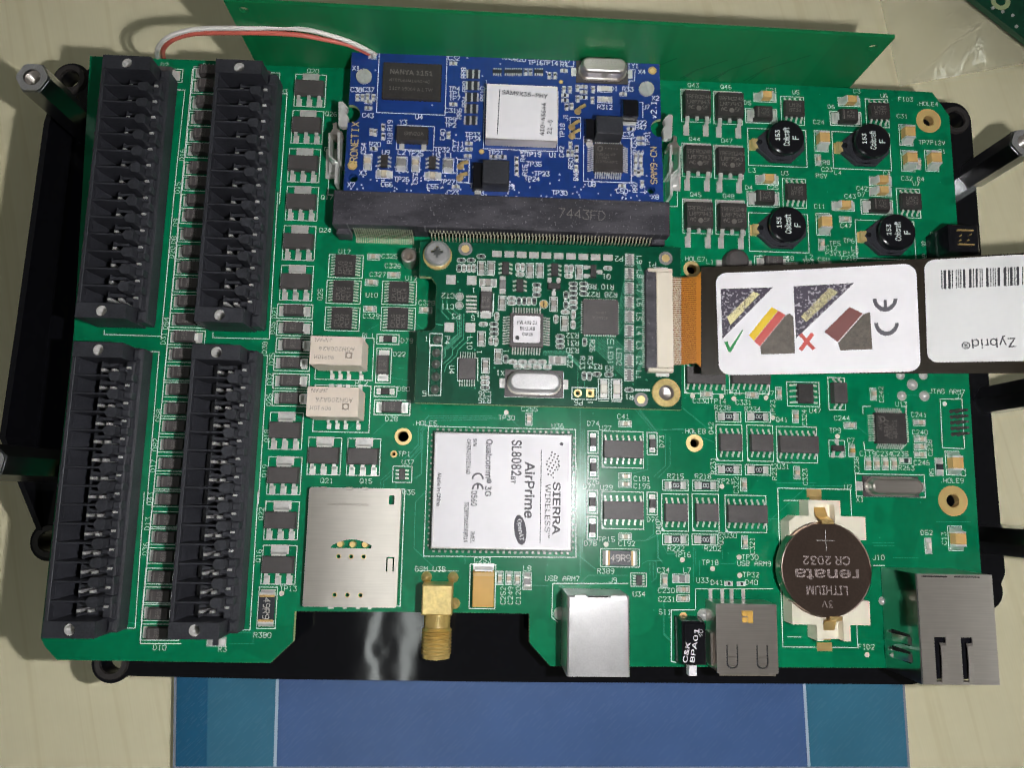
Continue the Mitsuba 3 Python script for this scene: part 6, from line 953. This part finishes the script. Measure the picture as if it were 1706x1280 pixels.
def do_hole(b, par, kind, x, y, rot, k, z):
    p = key('mounting_hole' if k['r'] > 1.2 and not k.get('dot') else 'plated_hole' if not k.get('dot') else 'fiducial', par); tw = place(x, y, z)
    if k['r']:
        mat = 'tan_ring' if (k['r'] > 2.5 or k.get('dot')) else 'gold_pad'
        if k['r'] > 2.5: mat = 'tan_ring'
        if k.get('sq'): obj('pad', MB().poly(sbox(-k['r'], -k['r'], k['r'], k['r']).difference(Point(0, 0).buffer(k['ri'])), .015, .05), 'gold_pad', p, tw)
        else:
            inner = k.get('dot') or k['ri']
            if k.get('dot'): obj('halo', MB().cyl(0, 0, k['r'], .012, .03, 32, None, k['dot']), 'tan_ring' if b != 's' else 'ferrite', p, tw)
            else: obj('pad', MB().cyl(0, 0, k['r'], .012, .05, 32, None, k['ri']), mat, p, tw)
    if k.get('dot'): obj('pad', MB().cyl(0, 0, k['dot'], .012, .05, 24), 'gold_pad', p, tw)
    if k['ri']: obj('plating', MB().lathe(0, 0, [(k['ri'], .03), (k['ri'] - .06, -.05), (k['ri'] - .06, -1.6)], 24), 'gold' if k['r'] else 'trace_blue', p, tw, smooth=30)
def do_small(b, par, kind, x, y, rot, k, z):
    tw = place(x, y, z, rot)
    if kind == 'solder_bump':
        r = k['r']; obj('solder_joint', MB().lathe(0, 0, [(.01, r * .75), (r * .35, r * .7), (r * .75, r * .42), (r, .02)], 20), 'solder_dark' if k.get('dark') else 'tin', par, tw, smooth=True)
    elif kind == 'pad': obj('solder_pad', MB().cbox(0, 0, k['w'], k['l'], .012, .12, .06), 'tin_pad', par, tw)
    elif kind == 'testring':
        p = key('test_ring', par); obj('joint', MB().lathe(0, 0, [(.01, .6), (.3, .5), (.62, .05)], 18), 'tin', p, tw, smooth=True)
        silk[b].cyl(x, y, .9, z + SZ, z + SZ + .006, 24, None, .74)
    elif kind == 'test_point': obj('test_point', MB().cyl(0, 0, .55, .012, .06, 20), 'led_lens', par, tw)
    elif kind == 'led':
        p = key('indicator_led', par); big = k.get('big')
        obj('lens', MB().cbox(0, 0, 1.6 if not big else 1.9, .9 if not big else 1.5, .05, .75, .18), 'led_lens', p, tw)
        for s in (-1, 1): obj('terminal', MB().cbox(s * (1.15 if not big else 1.45), 0, .9, 1.0 if not big else 1.5, .02, .3, .1), 'tin', p, tw)
        frame(b, x, y, 3.4 if not big else 4.4, 1.6 if not big else 2.4, rot)
        if big: silk[b].poly(sbox(x - 1.1, y - 2.6, x + 1.1, y - 2.42), z + SZ)
    elif kind == 'qfn':
        p = key('integrated_circuit', par); obj('body', MB().cbox(0, 0, 7.4, 7.4, .05, .9, .05), 'epoxy_grey', p, tw); m = MB()
        for a in range(4):
            for i in range(14): m.merge(MB().box((i - 6.5) * .5 - .12, (i - 6.5) * .5 + .12, 3.6, 4.05, .02, .12), a * 90)
        obj('leads', m, 'tin', p, tw, kind='stuff')
    elif kind == 'array4' or kind == 'rr':
        p = key('resistor_array', par); n = 4; wd = 2.25 if kind == 'array4' else 2.0; l = 1.2 if kind == 'array4' else 1.15
        obj('body', lambda: MB().cbox(0, 0, wd, l * .75, .03, .5), 'ferrite' if kind == 'array4' else 'resistor', p, tw, cache=(kind, 'b'))
        def t():
            m = MB()
            for i in range(n):
                for s in (-1, 1): xx = (i - 1.5) * wd / 4; m.box(xx - wd * .075, xx + wd * .075, *sorted((s * l * .28, s * l * .72)), .02, .52 if kind == 'array4' else .45, .05)
            return m
        obj('terminals', t, 'tin', p, tw, cache=(kind, 't'), kind='stuff')
        if kind == 'array4': frame(b, x, y, 2.75, 2.0, rot, .14)
    elif kind == 'trimmer':
        p = key('slotted_trimmer', par); obj('disc', MB().poly(Point(0, 0).buffer(.8).difference(sbox(-.1, -1, .1, 1)), .02, .25), 'gold', p, tw); obj('slot', MB().box(-.1, .1, -.75, .75, .02, .1), 'hole_shade', p, tw); silk[b].cyl(x, y, 1.0, z + SZ, z + SZ + .006, 24, None, .88)
    elif kind == 'ram':
        p = key('memory_chip', par); labels[p] = {'label': 'flat dark memory chip with faint print on the blue module'}; obj('body', MB().cbox(0, 0, k['w'], k['l'], .15, 1.0, .05), 'epoxy', p, tw)
    elif kind == 'sot_big':
        p = key('oscillator', par); w, l = k['w'], k['l']; obj('body', MB().cbox(0, 0, w, l, .2, 2.2, .1), 'epoxy', p, tw)
        for xx in (-w * .35, w * .36): obj('lead', MB().box(xx - .55, xx + .55, -l / 2 - 1.35, -l / 2 + .1, .05, .5, .2), 'tin', p, tw)
    elif kind == 'phy':
        p = key('shielded_module', par); labels[p] = {'label': 'silver can with a white printed sticker on the blue module'}; w, l = k['w'], k['l']
        obj('shield', MB().cbox(0, 0, w + .1, l + .1, .05, 3.1, .2), 'steel', p, tw); obj('paper_sticker', MB().poly(rrect(0, 0, w - .1, l - .1, .12, 2), 3.12, 3.18), 'paper', p, tw)
        frame(b, x, y - .1, w + 1.0, l + 1.6, 0, .15)
    elif kind == 'jumper':
        p = key('jumper_block', par); w, l = k['w'], k['l']; h = 4.5 if k['low'] else 3.0
        obj('body', MB().cbox(0, 0, w, l, .1, h, .2), 'black_plastic' if k['low'] else 'gloss_black', p, tw)
        if k['low']: obj('pin_base', MB().box(-w / 2 - 2.0, -w / 2 - .02, -l / 2 - .2, l / 2 + .3, .1, 2.4, .15), 'gloss_black', p, tw)
        obj('solder_tail', MB().box(-w / 2 - 1.6 if k['low'] else -w / 2, -w / 2 - .2 if k['low'] else w / 2, -l / 2 - .9, -l / 2 - .1, .05, .6, .1), 'tin_pad', p, tw)
    elif kind == 'gold_pin': obj('gold_pin', MB().strip([(-.9, .3), (-.5, 1.4), (.9, 1.7)], .6, .5, 'x').lathe(-.8, 0, [(.01, .9), (.4, .7), (.8, .05)], 14), 'gold', par, place(x, y, z, 25 if x > 0 else 10), smooth=30)
    elif kind == 'slot_screw':
        p = key('slotted_post', par); obj('head', MB().poly(Point(0, 0).buffer(1.7, quad_segs=10).difference(LineString([(-.5, 1.8), (.5, -1.8)]).buffer(.12)), .02, .55), 'tin_pad', p, tw); obj('slot', MB().cyl(0, 0, 1.6, .02, .35, 20), 'steel_rough', p, tw)
    elif kind == 'black_header':
        p = key('power_header', par); labels[p] = {'label': 'tall black header with bare metal pins at the right edge'}; w, l = k['w'], k['l']
        obj('body', MB().cbox(0, 0, w + 2.6, l + 1.6, .1, 8.4, .3), 'gloss_black', p, tw); m = MB()
        for s in (-1, 1): m.box(-w / 2 + .4, w / 2 - .2, s * l * .36 - .12, s * l * .36 + .12, 8.4, 9.0)
        for q in ((-1, .4), (.6, -.6), (-1.2, -.7), (1.2, .7)): m.cyl(q[0], q[1], .16, 8.4, 9.0, 8)
        obj('contact_pins', m, 'gold', p, tw, kind='stuff')
    elif kind == 'round_ind':
        p = key('round_inductor', par); labels[p] = {'label': 'low grey round inductor half hidden by the flex cable'}; obj('core', MB().lathe(0, 0, [(.01, 3.0), (2.0, 3.0), (2.6, 2.5), (2.9, .05)], 30), 'epoxy_grey', p, tw, smooth=28)
        for s in (-1, 1): obj('terminal', MB().cbox(s * 3.3, -.3, 1.6, 2.2, .03, .5, .15), 'tin', p, tw)
    elif kind == 'latch':
        p = key('socket_latch', par); labels[p] = {'label': ['left', 'right'][k['mir']] + ' bent steel latch arm beside the blue module'}
        for i, (mt, z0, z1, q) in enumerate(LATCH):
            g = Polygon([(-u if k['mir'] else u, v) for u, v in q]); m = MB().poly(g, z0, z1 - .12)
            if g.buffer(-.1).area > .05: m.poly(g.buffer(-.08), z1 - .12, z1)
            obj(['hook', 'neck', 'outer_wall', 'inner_wall', 'tail', 'solder_pad', 'foot'][i], m, mt, p, place(x, y, 0))
        frame(b, x + (-1.6 if not k['mir'] else 1.6), y - 5.4, 2.9, 7.2)
    elif kind == 'ffc_socket':
        p = key('cable_socket', par); labels[p] = {'label': 'cream and black flat cable socket holding the orange cable'}; w, l = k['w'], k['l']
        obj('housing', MB().box(-w / 2, w * .36, -l / 2, l / 2, .1, 1.7, .1), 'socket_plastic', p, tw)
        obj('locking_bar', MB().box(-w * .13, w * .46, -l * .475, l * .475, 1.2, 2.15, .12), 'connector_cream', p, tw)
        for s in (-1, 1): obj('end_cap', MB().box(-w * .42, w * .47, *sorted((s * l * .478, s * l * .515)), .1, 1.9, .1), 'connector_cream', p, tw)
        m = MB()
        for i in range(45): yy = (i - 22) * l * .96 / 46; m.box(-w / 2 - .5, -w / 2, yy - .08, yy + .08, .05, .3)
        obj('leads', m, 'tin', p, tw, kind='stuff')
        for s in (-1, 1): obj('solder_tab', MB().box(-w * .1, w * .38, *sorted((s * l * .515, s * l * .55)), .03, .3, .08), 'tin_pad', p, tw)
    elif kind == 'memory_socket':
        p = key('memory_socket', par); labels[p] = {'label': 'long black memory socket holding the blue module'}; w, l = k['w'], k['l']; H = 7.4
        m = MB().box(-w / 2, w / 2, -l / 2, l / 2, 4.2, H, .2).box(-w / 2, w / 2, -l / 2 + 2.4, l / 2, .2, 4.2)
        m.box(-w / 2 + .3, -w / 2 + 3.2, -l / 2 - 1.0, -l / 2 + 2.4, .2, 4.4, .4).box(w / 2 - 3.2, w / 2 - .3, -l / 2 - 1.0, -l / 2 + 2.4, .2, 4.4, .4).box(-w * .265, -w * .225, -l / 2 + .3, -l / 2 + 2.6, .2, 4.3)
        obj('housing', m, 'socket_plastic', p, tw)
        m = MB()
        for i in range(27):
            xx = -w / 2 + w * (.057 + .172 * i / 26); m.merge(MB().strip([(.5, 5.6), (.1, 5.2), (-.35, .35), (-1.5, .1)], .17, .18), 0, xx, -l / 2 - .05)
        for i in range(64):
            xx = -w / 2 + w * (.283 + .667 * i / 63)
            m.merge(MB().strip([(.4, 5.7), (-.05, 5.3), (-.1, 4.2)], .26, .2), 0, xx, -l / 2).merge(MB().strip([(.35, 3.2), (-.2, 2.7), (-.5, .35), (-1.7, .1)], .27, .2), 0, xx + .28, -l / 2 - .05)
        obj('front_recess', MB().box(-w * .44, w * .45, -l / 2 + .35, -l / 2 + .45, .2, 4.3), 'hole_shade', p, tw)  # near-black panel, painted shade behind the pins
        obj('contact_pins', m, 'tin_warm', p, tw, kind='stuff')
        m = MB(); put_text(m, '7443FD', w * .235, .2, -2, 2.0, H + .02, .55, 5.2); obj('moulded_number', m, 'etch_chip', p, tw)
for c_ in COMPONENTS:
    b, kind, x, y, rot, k = c_; par, z = BOARD[b]
    if kind in CH: do_chip(b, par, kind, x, y, rot, k, z)
    elif kind in IC: do_ic(b, par, kind, x, y, rot, k, z)
    else:
        f = {'sot223': do_sot223, 'dpak': do_dpak, 'sma': do_sma, 'smb': do_sma, 'sod': do_sma, 'sot23': do_sot23, 'terminal_block': do_terminal_block, 'relay': do_relay, 'rivet': do_rivet, 'sim': do_sim, 'modem': do_modem, 'sma_jack': do_sma_jack, 'tantalum': do_tantalum,
             'usb_b': do_usb_b, 'usb_a': do_usb_a, 'push_switch': do_push_switch, 'network_socket': do_network_socket, 'battery_holder': do_battery_holder, 'inductor': do_inductor, 'crystal': do_crystal, 'jtag': do_jtag, 'hole': do_hole}.get(kind, do_small)
        f(b, par, kind, x, y, rot, k, z)
# vias: small tinned dots scattered as the designer left them
for b, n, outline, clear in (('m', 260, MAIN_OUTLINE, 3.0), ('b', 170, BLUE_OUTLINE, 0), ('s', 40, SMALL_OUTLINE, 1.5)):
    g = Polygon(outline).buffer(-1.5); x0, y0, x1, y1 = g.bounds; par, z = BOARD[b]; m = MB(); c = 0
    while c < n:
        x, y = rng.uniform(x0, x1), rng.uniform(y0, y1)
        if b == 'b' and (rng.random() < .93 and y > y0 + 6.5): continue
        if not g.contains(Point(x, y)): continue
        m.cyl(x, y, .17 if b == 'm' else .21, z + .011, z + .018, 8, None, .08 if b == 'm' else .05); c += 1
    obj('vias', m, 'trace' if b == 'm' else 'silk_blue' if b == 'b' else 'trace_small', par, kind='stuff')
for d in DOTS: silk['m'].cyl(d[2], d[3], d[4], SZ, SZ + .006, 16)
for b, mat in (('m', 'silk'), ('s', 'silk'), ('b', 'silk_blue')): obj('silkscreen', silk[b], mat, BOARD[b][0], kind='stuff')
obj('gold_lettering', silk['gold'], 'gold_pad', pm)
for b, mat in (('m', 'trace'), ('s', 'trace_small')): obj('traces', trace[b], mat, BOARD[b][0], kind='stuff')
x0, y0 = BLUE_OUTLINE[3]; x1, y1 = BLUE_OUTLINE[2]; m = MB()
for i in range(96):
    t = (i + 1.5) / 98
    if .235 < t < .262: continue
    m.cbox(x0 + (x1 - x0) * t, y0 + (y1 - y0) * t + .25, .3, 3.2, 6.405, 6.43)
obj('edge_contacts', m, 'gold_pad', pm, kind='stuff')
# prints
pr = {}
for par, ink, z, s, x, y, rot, ln, bold, cap in PRINTS: put_inter(pr.setdefault((par, ink, z), MB()), s, x, y, rot, ln, z - .01, bold, None, cap / (ln / inter(s, bold)[2]) if cap else 1.0)
for (par, ink, z), m in pr.items(): obj('lettering', m, ink, par)
(xa, ya), (xb, yb) = PHYLINE; m = MB(); m.poly(LineString([(xa, ya), (xb, yb)]).buffer(.09, cap_style=2), 9.63); obj('sticker_rule', m, 'ink_grey', pm)
obj('sticker_dot', MB().cyl(QDOT[0], QDOT[1], .45, 8.87, 8.89, 20), 'ink_dark', sb)
# ------------------------------------------------------------------ screw, spacer
k = key('screw'); thing(k, 'round silver cross head screw at the corner of the small board', 'screw'); tw = place(SCREW[0], SCREW[1], 7.4)
cross = unary_union([LineString([(-1.25, 0), (1.25, 0)]).buffer(.26, cap_style=2), LineString([(0, -1.25), (0, 1.25)]).buffer(.26, cap_style=2), LineString([(-.6, -.6), (.6, .6)]).buffer(.14), LineString([(-.6, .6), (.6, -.6)]).buffer(.14)])
m = MB(); rings = [(2.75, .6), (2.75, 1.4), (2.55, 1.8), (2.1, 2.1)]
m.lathe(0, 0, rings[::-1], 40); m.poly(Point(0, 0).buffer(2.1, quad_segs=10).difference(cross), 2.1)
obj('head', m, 'steel_rough', k, tw, smooth=25)
obj('recess', MB().poly(cross.buffer(.02), 1.2, 1.5), 'post', k, tw)  # darker metal stands in for the shade inside the cross
obj('washer', MB().cyl(0, -.25, 3.05, .03, .6, 40, None, 1.6), 'brass', k, tw, smooth=30)
k = key('brass_spacer'); thing(k, 'round brass spacer with a threaded hole in the small board corner', 'spacer'); tw = place(SPACER[0], SPACER[1], 7.4)
obj('ring', MB().cyl(0, 0, 3.05, .02, .35, 44, 2.95, 1.6), 'brass', k, tw, smooth=30)
obj('thread', MB().lathe(0, 0, [(1.62, .3)] + [(1.45 if i % 2 else 1.6, .1 - i * .25) for i in range(9)] + [(.01, -2.2)], 26), 'steel', k, tw, smooth=25)
obj('column', MB().cyl(0, 0, 2.6, -7.3, -1.65, 20, None, 1.65), 'brass', k, tw, smooth=30)
# ------------------------------------------------------------------ flat flex cable
fc = key('flex_cable'); thing(fc, 'dark flat flex cable with orange end and white stickers crossing to the right', 'cable')
def ruled(st, dz=0.0, t=.18):
    a = np.array(st); n = len(a)
    v = np.vstack([np.c_[a[:, 0], a[:, 1], a[:, 4] + dz], np.c_[a[:, 2], a[:, 3], a[:, 4] + dz], np.c_[a[:, 0], a[:, 1], a[:, 4] + dz - t], np.c_[a[:, 2], a[:, 3], a[:, 4] + dz - t]])
    f = []
    for i in range(n - 1):
        f += [(i, n + i, n + i + 1), (i, n + i + 1, i + 1), (2 * n + i, 3 * n + i + 1, 3 * n + i), (2 * n + i, 2 * n + i + 1, 3 * n + i + 1), (i, i + 1, 2 * n + i + 1), (i, 2 * n + i + 1, 2 * n + i), (n + i, 3 * n + i, 3 * n + i + 1), (n + i, 3 * n + i + 1, n + i + 1)]
    f += [(0, 2 * n, 3 * n), (0, 3 * n, n)]
    return MB().add(v, f)
obj('contact_end', ruled(RIB_NECK), 'kapton', fc)
a = np.array(RIB_NECK); m = MB()
for i in range(42):
    t0, t1 = (i + .25) / 42, (i + .62) / 42
    st = [[*(r[:2] * (1 - t0) + r[2:4] * t0), *(r[:2] * (1 - t1) + r[2:4] * t1), r[4]] for r in a[:3]]
    m.merge(ruled(st, .02, .02))
obj('conductors', m, 'kapton_line', fc, kind='stuff')
obj('stiffener', ruled([[*(a[0, :2]), *(a[0, 2:4]), a[0, 4]], [*(a[1, :2]), *(a[1, 2:4]), a[1, 4]]], .015, .02), 'cap_cream', fc)
R_ = np.array(RIB_BODY); rx, rz = (R_[:, 0] + R_[:, 2]) / 2, R_[:, 4]
drape = lambda X: np.interp(X, rx, rz)
def draped(g, dz, t=.05):
    xs = np.linspace(g.bounds[0], g.bounds[2], max(2, int((g.bounds[2] - g.bounds[0]) / 2.5) + 1)); m = MB()
    xs = np.unique(np.concatenate([xs[[0, -1]], rx[(rx > xs[0] + .01) & (rx < xs[-1] - .01)]]))
    for u, w in zip(xs[:-1], xs[1:]): m.poly(g.intersection(sbox(u, -500, w, 500)), -t, 0)
    v, f = m.arr(); v[:, 2] += drape(v[:, 0]) + dz; return MB().add(v, f)
obj('ribbon', draped(Polygon(list(map(tuple, R_[:, :2])) + list(map(tuple, R_[::-1, 2:4]))), 0, .18), 'kapton_dark', fc)
for nm, pts, r, mat, lab in (('sticker', STICKER1, 2.3, 'paper', 'white sticker with two cable pictures, a tick and a cross'), ('sticker', STICKER2, 1.9, 'paper_grey', 'white sticker with a barcode and upside down name')):
    kk = obj(nm, draped(Polygon(pts).buffer(-r).buffer(r, quad_segs=8), .05), mat, fc, label=lab)
byc = {}
for col, pts in RIB_PRINTS:
    d = draped(Polygon(pts).buffer(0), .09); byc.setdefault(col, MB()).merge(d)
put_inter(byc['ink_dark'], 'Zybrid®', RIB_TEXT[0], RIB_TEXT[1], 181, RIB_TEXT[2], .08, 0, drape)
PN = dict(art_dark='printed_board_picture', art_cream='printed_socket_picture', art_yellow='printed_contact_strip', art_red='printed_cross_and_stripe', art_maroon='printed_brown_cable', art_brown='printed_dark_cable', art_green='printed_tick', ink_dark='barcode_and_name', ink_grey='conformity_mark')
for col, m in byc.items(): obj(PN[col], m, col, fc)
# ------------------------------------------------------------------ lamps
m = MB(); pr_ = [(2.0 * math.sin(a), -5.0 * math.cos(a)) for a in np.linspace(.02, math.pi / 2, 9)]   # unseen flash, stretched longer than wide to throw more light sideways
m.lathe(FLASH[0], FLASH[1], [(max(r, .01), FLASH[2] + q) for r, q in pr_][::-1], 20)
scene['unseen_camera_flash'] = {**mikit.ply(m.arr(), 'm_paper', smooth=True), 'to_world': WORLD, 'emitter': {'type': 'area', 'radiance': {'type': 'rgb', 'value': [FLASH_L * v for v in (1.0, .985, .99)]}}}
thing('unseen_camera_flash', 'small domed camera flash out of view above the boards, placed and shaped to light them', 'lamp')
lx, ly, lz = [v * S for v in LAMP]
tube_mesh = tube([(0, -900, 0), (0, -300, 0), (0, 300, 0)], 13, 14, 2)      # two unseen twin tube fittings, placed to shine on tray and metal shells
d = mikit.ply(tube_mesh.arr(), 'm_paper', smooth=True)
for j, fx in enumerate((lx + .015, lx + 1.55)):
    for i in (-1, 1):
        k = key('ceiling_tube_lamp')
        scene[k] = {**d, 'to_world': T4().translate([fx + i * .034, 0, lz]).scale(S), 'emitter': {'type': 'area', 'radiance': {'type': 'rgb', 'value': [LAMP_L * v for v in (.94, 1.0, .97)]}}}
        thing(k, ['left', 'right'][i > 0] + ' tube of the ' + ['left', 'right'][j] + ' twin tube ceiling fitting, out of view, placed to shine on the tray and metal shells', 'lamp', 'unseen ceiling tube lamps')
